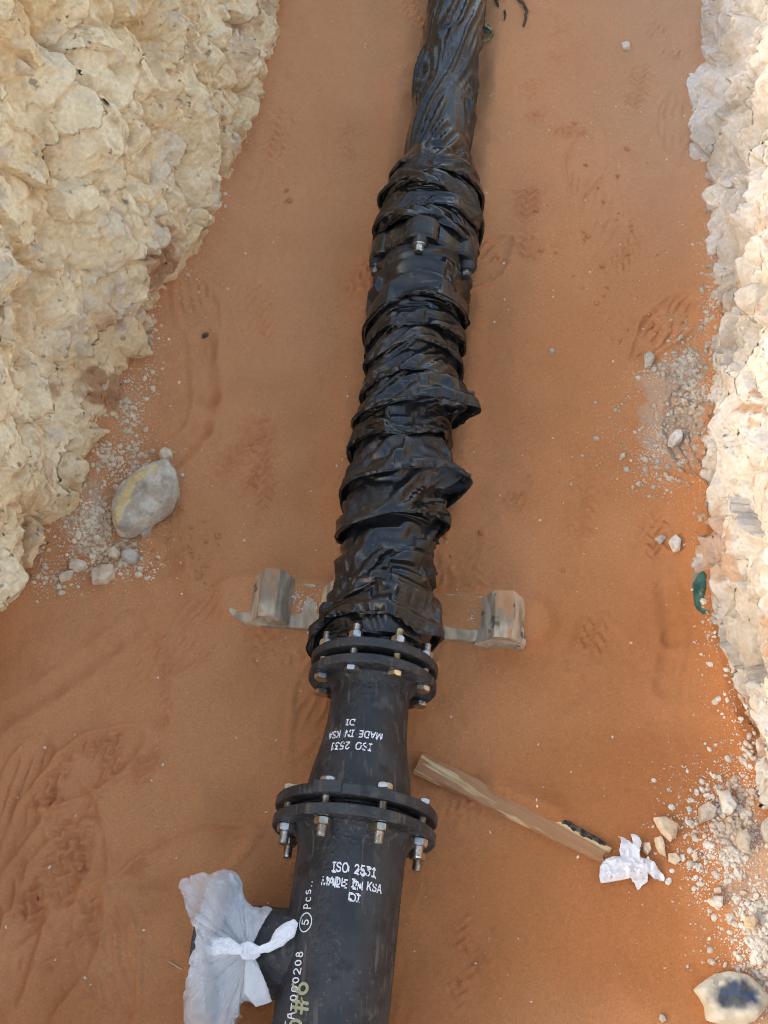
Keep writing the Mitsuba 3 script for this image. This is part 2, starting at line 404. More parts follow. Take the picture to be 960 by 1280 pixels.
# ------------------------------------------------------------------ the rock faces
def worley(p, scale, seed):
    r = np.random.default_rng(seed)
    q = p / scale
    lo, hi = np.floor(q.min(0)).astype(int) - 1, np.ceil(q.max(0)).astype(int) + 1
    g = np.stack(np.meshgrid(*[np.arange(a, b) for a, b in zip(lo, hi)], indexing='ij'), -1).reshape(-1, 3)
    pts = g + r.random(g.shape)
    keep = cKDTree(q[::17]).query(pts, distance_upper_bound=2.0)[0] < 2.0
    pts = pts[keep]
    d, i = cKDTree(pts).query(q, k=2, workers=-1)
    return d[:, 0], d[:, 1], r.random(len(pts))[i[:, 0]]


def rock_wall(path, side, profile, fine_y, zfine, seed, bulges):
    """side +1: the rock lies to the left (-x) of the path"""
    from scipy.interpolate import PchipInterpolator
    seg = np.concatenate([[0], np.cumsum(np.hypot(*np.diff(path, axis=0).T))])
    cx, cy = PchipInterpolator(seg, path[:, 0]), PchipInterpolator(seg, path[:, 1])
    ss = np.linspace(0, seg[-1], 6000)
    ysamp = cy(ss)
    s0, s1 = ss[np.argmax(ysamp > fine_y[0])], ss[np.argmax(ysamp > fine_y[1])]
    s = axis_steps(s0, s1, 0, seg[-1], 0.0046, 0.07)
    pr = np.array(profile)
    pl = np.concatenate([[0], np.cumsum(np.hypot(*np.diff(pr, axis=0).T))])
    tz = np.interp(zfine, pr[:, 1], pl)
    t = np.concatenate([np.arange(0, tz, 0.0046), np.arange(tz, pl[-1] + 0.03, 0.03)])
    off, z = np.interp(t, pl, pr[:, 0]), np.interp(t, pl, pr[:, 1])
    off, z = gaussian_filter(off, 6), gaussian_filter(z, 2)
    X, Y = cx(s), cy(s)
    tx, ty = np.gradient(X, s), np.gradient(Y, s)
    nx, ny = gaussian_filter(-ty, 12) * side, gaussian_filter(tx, 12) * side      # outward, into the rock
    ln = np.hypot(nx, ny); nx, ny = nx / ln, ny / ln
    p = np.stack([X[None] + off[:, None] * nx[None], Y[None] + off[:, None] * ny[None], np.repeat(z[:, None], len(s), 1)], -1)
    shp = p.shape
    q = p.reshape(-1, 3)
    warp = q + 0.05 * np.stack([fb(q, 0.12, 2, seed + k) for k in range(3)], -1) * 2
    d = 0.20 * fb(q, 0.42, 3, seed)
    a1, a2, ar = worley(warp * [1, 1, 1.15], 0.17, seed + 1)
    d += 0.085 * (np.sqrt(np.clip(1 - (a1 / 1.05) ** 2, 0, 1)) - 0.55) * (0.45 + ar * 0.9)
    for sc, am, k in ((0.120, 0.036, 41), (0.046, 0.010, 43)):           # broken faces, each at a tilt of its own
        rr = np.random.default_rng(seed + k)
        w2 = (q + 0.22 * sc * np.stack([fb(q, sc * .5, 2, seed + k + i) for i in range(3)], -1) * 2) / sc
        lo, hi = np.floor(w2.min(0)).astype(int) - 1, np.ceil(w2.max(0)).astype(int) + 1
        gg = np.stack(np.meshgrid(*[np.arange(a_, b_) for a_, b_ in zip(lo, hi)], indexing='ij'), -1).reshape(-1, 3)
        cen = gg + rr.random(gg.shape)
        cen = cen[cKDTree(w2[::17]).query(cen, distance_upper_bound=2.0)[0] < 2.0]
        ii = cKDTree(cen).query(w2, workers=-1)[1]
        tl = rr.normal(size=cen.shape); tl /= np.linalg.norm(tl, axis=1, keepdims=True)
        d += am * (((w2 - cen[ii]) * tl[ii]).sum(1) + 0.6 * (rr.random(len(cen))[ii] - .5))
    b1, b2, br = worley(warp, 0.070, seed + 2)
    d += 0.019 * (np.sqrt(np.clip(1 - (b1 / 1.0) ** 2, 0, 1)) - 0.5) * (0.25 + 1.2 * br)
    c1, c2, cr = worley(q + 0.012 * np.stack([fb(q, 0.03, 2, seed + 7 + k) for k in range(3)], -1) * 2, 0.026, seed + 3)
    d += 0.0085 * (1 - c1 ** 2) * cr * np.clip(fb(q, 0.16, 2, seed + 33) * 3 + 0.7, 0.1, 1.3)
    d -= 0.034 * np.clip(1 - (a2 - a1) / 0.09, 0, 1) * np.clip(fb(q, 0.2, 2, seed + 5) * 4 + 0.5, 0, 1)
    d -= 0.012 * np.clip(1 - (b2 - b1) / 0.12, 0, 1) * np.clip(fb(q, 0.11, 2, seed + 6) * 4 + 0.4, 0, 1)
    d += 0.018 * fb(q, 0.035, 3, seed + 9) + 0.008 * fb(q, 0.011, 2, seed + 10) * np.clip(fb(q, 0.13, 2, seed + 12) * 4 + 0.8, .2, 1.6)
    rid = np.abs(fb(q, 0.09, 3, seed + 13))
    d -= 0.022 * np.clip(1 - rid / 0.022, 0, 1) * np.clip(fb(q, 0.3, 2, seed + 15) * 5 + 0.3, 0, 1)      # cracks
    for bx, by, bz, rad, amp in bulges:
        e = ((q - [bx, by, bz]) ** 2).sum(1) / rad ** 2
        d += amp * np.exp(-e)
    d = d.reshape(shp[:2])
    d *= np.clip((z + 0.10) / 0.16, 0.15, 1)[:, None]
    # the push follows the rounded face: outward in the wall, upward on the rim
    gz, go = np.gradient(z), np.gradient(off)
    l2 = np.hypot(gz, go)
    hz, ho = gaussian_filter(go / l2, 8), gaussian_filter(gz / l2, 8)
    p[..., 0] -= d * nx[None] * ho[:, None]
    p[..., 1] -= d * ny[None] * ho[:, None]
    p[..., 2] += d * hz[:, None]
    m = grid_mesh(p)
    if side < 0:
        m.invert()
    return m, p, (nx, ny, z)


def BP(px, py, z, rad, amp):
    c = P(px, py, z)
    return (c[0], c[1], c[2], rad, amp)


LPROF = [(0.0, -0.10), (0.0, 0.0), (0.035, 0.15), (0.07, 0.40), (0.13, 0.75), (0.20, 1.10), (0.30, 1.34), (0.42, 1.42), (1.3, 1.47)]
RPROF = [(0.0, -0.10), (0.0, 0.0), (0.05, 0.15), (0.13, 0.40), (0.22, 0.75), (0.30, 1.10), (0.40, 1.32), (0.52, 1.42), (1.3, 1.47)]
lm, lpts, lfr = rock_wall(LP, 1, LPROF, (0.55, 3.85), 1.36, 100,
                          [BP(250, 150, .25, .20, .10), BP(200, 330, .3, .18, .07), BP(60, 640, .35, .22, .12), BP(20, 720, .2, .16, .08), BP(310, 20, .2, .16, .03)])
put('trench_wall_left', lm, 'mat_rock_left', smooth=True)
tag('trench_wall_left', kind='structure')
rm, rpts, rfr = rock_wall(RP, -1, RPROF, (0.15, 3.75), 0.75, 200,
                          [BP(900, 60, .45, .16, .10), BP(930, 900, .3, .22, .10), BP(930, 300, .4, .20, .07), BP(950, 1080, .2, .14, .06)])
put('trench_wall_right', rm, 'mat_rock_right', smooth=True)
tag('trench_wall_right', kind='structure')


# the ground beyond the trench
def ground():
    a = [(x - (0.95 if 0 < i < len(LP) - 1 else 0), y - (0.95 if i == 0 else -0.95 if i == len(LP) - 1 else 0)) for i, (x, y) in enumerate(LP)]
    b = [(x + 0.95, y) for x, y in RP[1:-1]]
    hole = Polygon(a + b[::-1]).buffer(0)
    big = Polygon([(-150, -150), (150, -150), (150, 150), (-150, 150)]).difference(hole)
    v, f = trimesh.creation.triangulate_polygon(big, engine='earcut')
    m = trimesh.Trimesh(np.column_stack([v, np.full(len(v), 1.44)]), f, process=False)
    if m.face_normals[:, 2].mean() < 0:
        m.invert()
    return m


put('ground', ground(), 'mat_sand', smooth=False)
tag('ground', kind='structure')

# ------------------------------------------------------------------ stones
def stone(seed, sub=3, flat=0.75, rough=0.22):
    m = trimesh.creation.icosphere(subdivisions=sub)
    v = np.array(m.vertices)
    r = np.random.default_rng(seed)
    k = 1.0 + rough * 2 * fb(v + seed * 3.1, 0.9, 2, seed) + rough * 0.8 * fb(v + seed, 0.3, 2, seed + 4)
    v = v * k[:, None]
    for _ in range(9):                                 # cleaved faces
        n = r.normal(size=3); n /= np.linalg.norm(n)
        c = r.uniform(0.62, 0.95)
        ex = np.clip(v @ n - c, 0, None)
        v = v - 0.92 * ex[:, None] * n
    v[:, 2] *= flat
    m.vertices = v
    return m


def poly_stone(outline_px, height, seed, z0=0.0, res=0.008):
    """a stone whose plan is the polygon seen from above, domed and broken, sitting in the sand"""
    c2 = np.array([P(x, y, z0 + height * 0.5)[:2] for x, y in outline_px])
    poly = Polygon(c2).buffer(0)
    cx, cy = poly.centroid.x, poly.centroid.y
    n, k = 56, 14
    per = np.array([poly.exterior.interpolate(i / n, normalized=True).coords[0] for i in range(n)])
    rows = []
    for j, (f, hz) in enumerate([(0.72, -.35), (0.9, -.1), (1.0, .2), (1.0, .5), (.96, .72), (.90, .85), (.80, .93), (.66, .98), (.5, 1.0), (.35, 1.0), (.2, 1.0), (.08, 1.0)]):
        q = np.array([cx, cy]) + (per - [cx, cy]) * f
        rows.append(np.column_stack([q, np.full(n, z0 + hz * height)]))
    pts = np.array(rows)
    q = pts.reshape(-1, 3)
    amp = max(height * 0.5, .012)
    q = q + amp * np.stack([fb(q, 0.05, 3, seed), fb(q, 0.05, 3, seed + 1), 1.3 * fb(q, 0.05, 3, seed + 2) + .5 * fb(q, .014, 2, seed + 5)], -1) * [0.45, 0.45, 1]
    m = grid_mesh(q.reshape(pts.shape), wrap_u=True)
    top = len(m.vertices)
    v = np.vstack([m.vertices, [[cx, cy, m.vertices[-n:, 2].mean()]]])
    f = np.vstack([m.faces, [[top - n + i, top - n + (i + 1) % n, top] for i in range(n)]])
    m = trimesh.Trimesh(v, f, process=False)
    m.fix_normals()
    return m


BASE_STONES = [stone(k + 1) for k in range(7)]
SMALL = [stone(k + 20, sub=1, flat=0.8, rough=0.25) for k in range(8)]
CHIP = []
for k in range(8):
    m = trimesh.creation.icosphere(subdivisions=0)
    r_ = np.random.default_rng(k + 50)
    m.vertices = np.array(m.vertices) * r_.uniform(0.55, 1.15, (12, 1)) * [1, 0.75, 0.6]
    CHIP.append(m)


def rot(rz, rx=0.0):
    return trimesh.transformations.euler_matrix(rx, 0, rz)[:3, :3]


def scatter(protos, pos, size, seed, tilt=0.6):
    r = np.random.default_rng(seed)
    vs, fs, o = [], [], 0
    for c, sz in zip(pos, size):
        m = protos[r.integers(len(protos))]
        v = np.array(m.vertices) @ (rot(r.uniform(0, 6.28), r.normal(0, tilt)) * [sz, sz * r.uniform(.7, 1), sz * r.uniform(.6, 1)]).T + c
        vs.append(v); fs.append(np.array(m.faces) + o); o += len(v)
    return trimesh.Trimesh(np.vstack(vs), np.vstack(fs), process=False)


# lumps set in the rock faces, each a piece of its wall
for name, pts, fr, mats, cnt, zr, yr, seed in (('trench_wall_left', lpts, lfr, ['mat_stone_cream', 'mat_rock_left'], 60, (0.08, 1.25), (1.0, 3.7), 5),
                                               ('trench_wall_right', rpts, rfr, ['mat_stone_white', 'mat_rock_right'], 45, (0.05, .62), (0.5, 3.5), 6)):
    r = np.random.default_rng(seed)
    ok = np.argwhere((pts[..., 2] > zr[0]) & (pts[..., 2] < zr[1]) & (pts[..., 1] > yr[0]) & (pts[..., 1] < yr[1]))
    for i, j in ok[r.choice(len(ok), cnt, replace=False)]:
        c, sz = pts[i, j], r.uniform(0.016, 0.042)
        m = BASE_STONES[r.integers(7)]
        inn = np.array([fr[0][j], fr[1][j], 0])
        v = np.array(m.vertices) @ (rot(r.uniform(0, 6.28), r.normal(0, .8)) * [sz, sz * .8, sz * .7]).T + c + inn * sz * 0.35
        put('stone', trimesh.Trimesh(v, m.faces, process=False), mats[r.integers(2)], name, smooth=40)

# stones that lie apart, each a thing
bo = poly_stone([(140, 628), (152, 605), (172, 588), (195, 578), (212, 577), (222, 590), (223, 610), (218, 628), (200, 645), (180, 657), (160, 668), (146, 665), (139, 650)], 0.065, 3, z0=0.012)
put('boulder', bo, 'mat_boulder', smooth=35)
tag('boulder', 'grey boulder with a yellow crust along its edge, beside the left rock face', 'boulder')
bs = poly_stone([(867, 1237), (880, 1226), (893, 1218), (912, 1214), (935, 1220), (952, 1232), (961, 1246), (955, 1262), (944, 1276), (925, 1282), (900, 1279), (886, 1273), (882, 1256)], 0.05, 9, z0=0.008)
put('painted_stone', bs, 'mat_blue_stone', smooth=35)
tag('painted_stone', 'pale stone with a patch of blue paint on top, in the lower right corner', 'stone')
GL, GR, GW = 'loose stones below the left rock face', 'loose stones below the right rock face', 'stones near the white paper'
for o, hgt, mt, lab, grp, sd in [
    ([(114, 712), (127, 705), (142, 706), (143, 718), (132, 728), (115, 729)], .030, 'mat_stone_cream', 'squarish cream stone lying lowest of the rubble below the boulder', GL, 11),
    ([(86, 704), (97, 698), (108, 702), (106, 711), (94, 714), (86, 711)], .024, 'mat_stone_cream', 'oval cream stone just left of the squarish one below the boulder', GL, 12),
    ([(73, 720), (84, 714), (92, 713), (88, 722), (75, 727)], .018, 'mat_stone_cream', 'thin dull stone at the left end of the rubble below the boulder', GL, 13),
    ([(200, 563), (207, 559), (216, 566), (215, 574), (204, 577), (199, 571)], .026, 'mat_stone_cream', 'small cream stone touching the upper end of the boulder', GL, 14),
    ([(152, 690), (164, 686), (174, 692), (171, 703), (160, 704), (152, 698)], .024, 'mat_stone_grey', 'red-stained stone below the lower end of the boulder', GL, 15),
    ([(172, 663), (181, 656), (190, 655), (188, 664), (178, 671)], .022, 'mat_stone_grey', 'small grey stone tucked against the lower right side of the boulder', GL, 16),
    ([(134, 688), (144, 683), (150, 690), (146, 697), (136, 697)], .022, 'mat_stone_cream', 'small rounded stone in the middle of the rubble below the boulder', GL, 17),
    ([(168, 717), (175, 715), (174, 722), (168, 722)], .012, 'mat_stone_cream', 'tiny cream stone alone on the sand right of the rubble below the boulder', GL, 18),
    ([(116, 672), (124, 668), (127, 674), (120, 680)], .016, 'mat_stone_cream', 'small pale stone nearest the left rock face in the rubble', GL, 19),
    ([(837, 546), (845, 538), (854, 539), (853, 549), (843, 557), (836, 555)], .028, 'mat_stone_white', 'pale lump lying on top of the grey gravel by the right rock face', GR, 21),
    ([(836, 676), (845, 668), (852, 675), (850, 687), (843, 689)], .022, 'mat_stone_white', 'angular pale stone on the sand beside the green cloth', GR, 22),
    ([(818, 673), (827, 668), (834, 672), (826, 680)], .014, 'mat_stone_grey', 'small stone just left of the angular pale one near the green cloth', GR, 23),
    ([(805, 444), (814, 438), (819, 447), (814, 459), (806, 460)], .020, 'mat_stone_grey', 'knobbly stone above the grey gravel patch on open sand', GR, 24),
    ([(817, 1023), (832, 1021), (848, 1030), (845, 1045), (839, 1052), (829, 1043)], .028, 'mat_stone_cream', 'largest wedge-shaped cream stone right of the plank', GW, 25),
    ([(818, 1047), (826, 1045), (830, 1056), (832, 1071), (825, 1066), (820, 1057)], .020, 'mat_stone_cream', 'narrow cream stone between the white paper and the wedge-shaped stone', GW, 26),
    ([(804, 1054), (812, 1052), (814, 1062), (809, 1069), (804, 1064)], .016, 'mat_stone_cream', 'small cream stone touching the upper right edge of the white paper', GW, 27),
    ([(836, 1067), (845, 1066), (851, 1075), (845, 1081), (836, 1077)], .014, 'mat_stone_cream', 'small hollowed stone right of the white paper', GW, 28),
    ([(874, 1010), (885, 1002), (896, 1010), (893, 1022), (877, 1028)], .032, 'mat_stone_grey', 'smooth grey stone on the left edge of the lower right gravel', GR, 29),
    ([(902, 990), (911, 987), (920, 1008), (915, 1017), (904, 1014), (901, 1000)], .032, 'mat_stone_white', 'tall pale broken stone at the top of the lower right gravel', GR, 30),
    ([(922, 1040), (932, 1036), (940, 1048), (936, 1064), (924, 1062), (919, 1050)], .030, 'mat_stone_grey', 'dull rounded stone against the right rock face in the lower gravel', GR, 31),
    ([(884, 1125), (893, 1119), (904, 1120), (903, 1133), (893, 1132)], .022, 'mat_stone_white', 'pale triangular stone alone below the lower right gravel', GR, 32),
    ([(893, 1111), (901, 1110), (902, 1117), (894, 1117)], .014, 'mat_stone_white', 'small pale stone just above the triangular one', GR, 33),
    ([(931, 1146), (942, 1143), (948, 1152), (942, 1161), (932, 1158)], .024, 'mat_stone_cream', 'rounded cream stone in the gravel above the blue painted stone', GR, 34),
    ([(858, 1079), (866, 1076), (868, 1083), (860, 1087)], .014, 'mat_stone_grey', 'small grey stone halfway between the paper and the lower right gravel', GR, 35),
    ([(864, 1068), (870, 1065), (872, 1074), (867, 1077)], .014, 'mat_stone_cream', 'small cream stone next to the small grey one in the lower right', GR, 36),
    ([(824, 1267), (830, 1269), (833, 1276), (827, 1279), (823, 1273)], .012, 'mat_stone_grey', 'flat grey chip near the bottom edge, left of the blue painted stone', GR, 37),
    ([(777, 54), (786, 53), (788, 59), (780, 62)], .014, 'mat_stone_white', 'white pebble alone on the sand at the top right', None, 38),
]:
    c = P(*np.mean(o, 0))
    key = put('loose_stone', poly_stone(o, hgt, sd, z0=float(fh(c[0], c[1])) - 0.002), mt, smooth=35)
    tag(key, lab, 'stone', grp)


def blob_pos(px, py, sx, sy, n, seed, tilt=0.0):
    r = np.random.default_rng(seed)
    g = r.normal(size=(n, 2)) * [sx, sy]
    a = math.radians(tilt)
    x, y = px + g[:, 0] * math.cos(a) - g[:, 1] * math.sin(a), py + g[:, 0] * math.sin(a) + g[:, 1] * math.cos(a)
    q = np.array([P(a_, b_) for a_, b_ in zip(x, y)])
    return q


def on_floor(q, sz, sink=0.25):
    q = q.copy()
    q[:, 2] = fh(q[:, 0], q[:, 1]) + sz * sink
    return q


def gravel(key_label, spots, mt, seed, lo=0.0020, hi=0.010, protos=SMALL):
    q = np.vstack([blob_pos(*s, seed=seed + i) for i, s in enumerate(spots)])
    r = np.random.default_rng(seed)
    sz = lo + (hi - lo) * r.random(len(q)) ** 5
    q2 = np.vstack([blob_pos(s[0], s[1], s[2] * 1.25, s[3] * 1.25, s[4] * 2, seed=seed + 40 + i) for i, s in enumerate(spots)])
    sz2 = 0.0009 + 0.0022 * r.random(len(q2)) ** 2
    key = put('gravel', cat_mesh([scatter(protos, on_floor(q, sz, 0.08), sz, seed), scatter(CHIP, on_floor(q2, sz2, .2), sz2, seed + 1)]), mt, smooth=40)
    tag(key, key_label, 'gravel', kind='stuff')


gravel('grey gravel spilled from the right rock face across the sand', [(852, 520, 13, 40, 900), (834, 560, 16, 20, 300), (858, 480, 12, 20, 300), (842, 470, 22, 10, 200), (790, 540, 36, 40, 160), (815, 590, 14, 22, 130), (884, 260, 8, 40, 120), (884, 350, 7, 36, 160), (882, 420, 8, 30, 160), (872, 640, 6, 30, 90)], 'mat_stone_grey', 70)
gravel('pale gravel at the foot of the right rock face, lower right', [(912, 1045, 15, 36, 900), (872, 1030, 24, 34, 240), (948, 1175, 16, 34, 800), (915, 1160, 22, 34, 180), (872, 1085, 10, 26, 100), (880, 800, 7, 40, 50), (905, 890, 8, 30, 50), (928, 960, 10, 24, 90)], 'mat_stone_white', 80)
gravel('cream gravel below the left rock face around the boulder', [(120, 665, 22, 22, 700), (150, 580, 30, 16, 420), (165, 520, 10, 22, 220), (150, 700, 24, 14, 200), (185, 430, 12, 40, 250), (300, 110, 9, 40, 120), (270, 215, 9, 36, 120), (240, 310, 9, 40, 160), (60, 720, 20, 14, 160)], 'mat_stone_cream', 90)

# white grit strewn over all of the sand, and crumbs of the sand itself
r = np.random.default_rng(11)
q = np.column_stack([r.uniform(-1.0, 1.15, 1700), r.uniform(0.25, 3.6, 1700)])
keep = (q[:, 0] > np.interp(q[:, 1], LP[:, 1], LP[:, 0]) + 0.02) & (q[:, 0] < np.interp(q[:, 1], RP[:, 1], RP[:, 0]) - 0.02)
dens = meshkit.fbm(np.column_stack([q, q[:, :1] * 0]) / 0.35, 2, 77) + np.clip(q[:, 0], 0, 1) * 0.18
q = q[keep & (dens > 0.40)]
sz = 0.0012 + 0.0052 * r.random(len(q)) ** 5.5
key = put('grit', scatter(CHIP, on_floor(np.column_stack([q, q[:, 0] * 0]), sz, 0.2), sz, 12), 'mat_grit', smooth=False)
tag(key, 'fine pale grit strewn over the red sand', 'grit', kind='stuff')
spots = [(230, 690, 26, 26, 80), (215, 650, 14, 20, 40), (790, 330, 40, 60, 40), (715, 300, 30, 40, 20), (815, 410, 20, 10, 40), (500, 700, 60, 40, 10), (150, 300, 80, 10, 1), (660, 640, 40, 60, 8), (110, 990, 60, 60, 16), (360, 250, 10, 10, 8)]
q = np.vstack([blob_pos(*s, seed=300 + i) for i, s in enumerate(spots)])
sz = 0.0025 + 0.008 * r.random(len(q)) ** 3
key = put('sand_clods', scatter(SMALL, on_floor(q, sz, 0.05), sz, 13), 'mat_clod', smooth=40)
tag(key, 'small clods of the same red sand lying on the floor', 'sand clods', kind='stuff')

# ------------------------------------------------------------------ castings
def bevel_disc(s0, s1, r, ri, c=0.003):
    return [(s0, ri), (s0, r - c), (s0 + c, r), (s1 - c, r), (s1, r - c), (s1, ri)]


def hexprism(h, af, ch=0.12):
    ro = af / 2 / math.cos(math.pi / 6)
    a = np.radians(np.arange(0, 360, 5))
    hexr = (af / 2) / np.cos((a % np.radians(60)) - np.radians(30))
    rows = [(0, 1e-4), (0, .9 * af / 2), (0.1 * h, None), (0.86 * h, None), (h, af / 2 * 0.93), (h, 1e-4)]
    pts = []
    for z, rr in rows:
        rad = hexr if rr is None else np.full_like(a, rr)
        if z in (0.1 * h, 0.86 * h):
            rad = hexr
        pts.append(np.column_stack([rad * np.cos(a), rad * np.sin(a), np.full(len(a), z)]))
    # arcs of the chamfer: corners are cut lower than flats
    pts[2][:, 2] = 0.0 + 0.10 * h + ((hexr - af / 2) / (ro - af / 2)) * 0.06 * h
    pts[3][:, 2] = h - 0.02 * h - ((hexr - af / 2) / (ro - af / 2)) * 0.16 * h
    m = grid_mesh(np.array(pts), wrap_u=True)
    m.fix_normals()
    return m


def thread(z0, z1, rad, pitch=0.0025):
    n = max(2, int((z1 - z0) / pitch))
    prof = [(z0, 1e-4), (z0, rad * 0.9)]
    for i in range(n):
        prof += [(z0 + (i + .25) * pitch, rad * 0.86), (z0 + (i + .75) * pitch, rad)]
    prof += [(z1, rad * .84), (z1 + 0.0005, rad * 0.8), (z1 + .0005, 1e-4)]
    a = np.linspace(0, 2 * np.pi, 20, endpoint=False)
    m = grid_mesh(np.array([np.column_stack([r_ * np.cos(a), r_ * np.sin(a), np.full(20, z)]) for z, r_ in prof]), wrap_u=True)
    m.fix_normals()
    return m


def ring(z0, z1, ro, n=32):
    a = np.linspace(0, 2 * np.pi, n, endpoint=False)
    m = grid_mesh(np.array([np.column_stack([r_ * np.cos(a), r_ * np.sin(a), np.full(n, z)]) for z, r_ in [(z0, 1e-4), (z0, ro), (z1, ro), (z1, 1e-4)]]), wrap_u=True)
    m.fix_normals()
    return m


def place(m, origin, zdir, xdir, spin=0.0):
    z = np.asarray(zdir) / np.linalg.norm(zdir)
    x = np.asarray(xdir) - np.dot(xdir, z) * z
    x /= np.linalg.norm(x)
    y = np.cross(z, x)
    c, s = math.cos(spin), math.sin(spin)
    M = np.column_stack([c * x + s * y, -s * x + c * y, z])
    m = m.copy()
    m.vertices = np.array(m.vertices) @ M.T + origin
    return m


def flange_bolts(parent, s_head, dirn, s_nut, rad, n, rot0, tail, mats_head, mats_nut, af=0.030, rb=0.010, seed=1):
    """bolts along the axis; the head bears at s_head pointing -dirn, the nut at s_nut"""
    r = np.random.default_rng(seed)
    for k in range(n):
        ph = rot0 + (k + 0.5) * 2 * math.pi / n
        c = cyl(0.0, rad, ph)
        zd = D * dirn
        sp, sp2 = r.uniform(0, 1), r.uniform(0, 1)
        o_h, o_n = c + D * s_head, c + D * s_nut
        L = abs(s_nut - s_head)
        head = place(hexprism(0.0125, af), o_h - zd * 0.0028, -zd, R, sp)
        shank = place(thread(0.0, L + 0.019 + tail * r.uniform(.9, 1.1), rb), o_h, zd, R)
        mh, mn = mats_head[k % len(mats_head)], mats_nut[k % len(mats_nut)]
        b = put('bolt', cat_mesh([head, shank]), mh, parent, smooth=35)
        put('washer', place(ring(0.0002, 0.0026, af * .62), o_n, zd, R), 'mat_steel_dirty', b, smooth=35)
        put('washer', place(ring(0.0002, 0.0026, af * .62), o_h, -zd, R), 'mat_steel_dirty', b, smooth=35)
        put('nut', place(hexprism(0.0165, af), o_n + zd * 0.0028, zd, R, sp2), mn, b, smooth=35)


# --- text and strokes wrapped on the castings
def wrap_text(mesh2d, s0, phi0, rfun, xdir, drop=None, seed=0, lift=0.0006, size=0.003):
    """mesh2d in the xy plane, centred; xdir: 'R' reads across to the right, 'L' upside down, 'D' reads along +D"""
    m = mesh2d.copy()
    m = trimesh.Trimesh(m.vertices, m.faces, process=True).subdivide_to_size(size, max_iter=12) if hasattr(m, 'subdivide_to_size') else m
    v = np.array(m.vertices)
    if drop is not None:
        c = v[m.faces].mean(1)
        n = meshkit.fbm(np.column_stack([c[:, :2], c[:, :1] * 0]) / 0.009 + seed, 3, seed)
        m = trimesh.Trimesh(v, m.faces[n > drop], process=False)
    if xdir == 'R':
        ds, dx = v[:, 1], v[:, 0]
    elif xdir == 'L':
        ds, dx = -v[:, 1], -v[:, 0]
    else:
        ds, dx = v[:, 0], -v[:, 1]
    s = s0 + ds
    rr = rfun(s)
    pts = cyl(s, rr + lift + np.clip(v[:, 2], 0, 1), phi0 + dx / rr)
    m.vertices = pts
    return m


def centred(m):
    b = m.bounds
    m = m.copy()
    m.vertices = np.array(m.vertices) - [(b[0][0] + b[1][0]) / 2, (b[0][1] + b[1][1]) / 2, b[0][2]]
    return m


def word(text, width, height, depth=0.0004, slots=True):
    m = centred(meshkit.text_mesh(text, height, depth, bold=True))
    w = m.extents[0]
    m.vertices = np.array(m.vertices) * [width / w, 1, 1]
    return m


def strokes(lines, w, depth=0.0004):
    g = unary_union([LineString(l).buffer(w / 2, quad_segs=4) if len(l) > 1 else Point(l[0]).buffer(w * .6) for l in lines])
    gs = getattr(g, 'geoms', [g])
    return cat_mesh([trimesh.creation.extrude_polygon(x, depth, engine='earcut') for x in gs])


def arc(cx, cy, rx, ry, a0, a1, n=14):
    a = np.radians(np.linspace(a0, a1, n))
    return [(cx + rx * math.cos(t), cy + ry * math.sin(t)) for t in a]


GLYPH = {
    'T': [[(0, .95), (.6, 1)], [(.3, 1), (.28, 0)]],
    'A': [[(0, 0), (.12, .85), (.4, 1), (.55, .1)], [(.06, .45), (.52, .5)]],
    '-': [[(-.02, .5), (.56, .52)]],
    '0': [arc(.3, .45, .24, .42, 90, 450)],
    '2': [arc(.3, .7, .25, .28, 160, -40) + [(.05, .05), (.6, 0)]],
    '8': [arc(.28, .7, .18, .22, 90, 450), arc(.28, .25, .22, .24, 90, 450)],
    '5': [[(.55, 1), (.15, 1), (.1, .58)] + arc(.28, .32, .26, .3, 100, -150)],
    'p': [[(.1, .75), (.05, -.35)], arc(.28, .42, .22, .3, 150, -150)],
    'c': [arc(.3, .35, .24, .34, 50, 310)],
    's': [arc(.28, .55, .2, .17, 40, 230) + arc(.28, .2, .22, .18, 80, -140)],
    '.': [[(.15, .05)]],
    '6': [[(.5, 1.05), (.2, .8), (.05, .4)] + arc(.3, .28, .26, .27, 170, 520)],
    '#': [[(.2, -.05), (.3, 1)], [(.5, 0), (.62, 1.05)], [(0, .3), (.78, .36)], [(.05, .66), (.85, .72)]],
    'o': [arc(.3, .4, .28, .38, 90, 430)],
}


def handwriting(text, h, w, gap=0.75, jitter=0.04, seed=3):
    r = np.random.default_rng(seed)
    x, out = 0.0, []
    for ch in text:
        if ch != ' ':
            dy = r.normal(0, jitter)
            for l in GLYPH[ch]:
                out.append([((x + a) * h, (b + dy) * h) for a, b in l])
        x += gap * (0.55 if ch in '.' else 1)
    return strokes(out, w)


BR = 0.111      # tee barrel
tee = thing('flanged_tee', 'large black iron tee with a flange, stencilled white lettering and yellow #6', 'pipe tee')
FH1 = 0.005     # half the open gap of the near joint
sb = -0.27      # branch
neck = [(-FH1 - .024, BR + .022), (-FH1 - .030, BR + .015), (-FH1 - .040, BR + .007), (-FH1 - .055, BR + .002), (-FH1 - .075, BR)]
prof = [(-FH1, .075), (-FH1, .131), (-FH1 - .003, .133), (-FH1 - .004, .133)] + [(-FH1 - .026, BR + .024)] + neck + [(-.10, BR), (-.2, BR), (-.3, BR), (-.44, BR)] + [(-.47, BR + .003), (-.49, BR + .016), (-.50, BR + .03), (-.51, .05)]
put('body', lathe(prof), 'mat_iron', tee, smooth=40)
put('flange', lathe(bevel_disc(-FH1 - .026, -FH1 - .004, .170, BR - .01)), 'mat_iron', tee, smooth=30)
put('flange', lathe(bevel_disc(-.522, -.50, .170, .03)), 'mat_iron', tee, smooth=30)
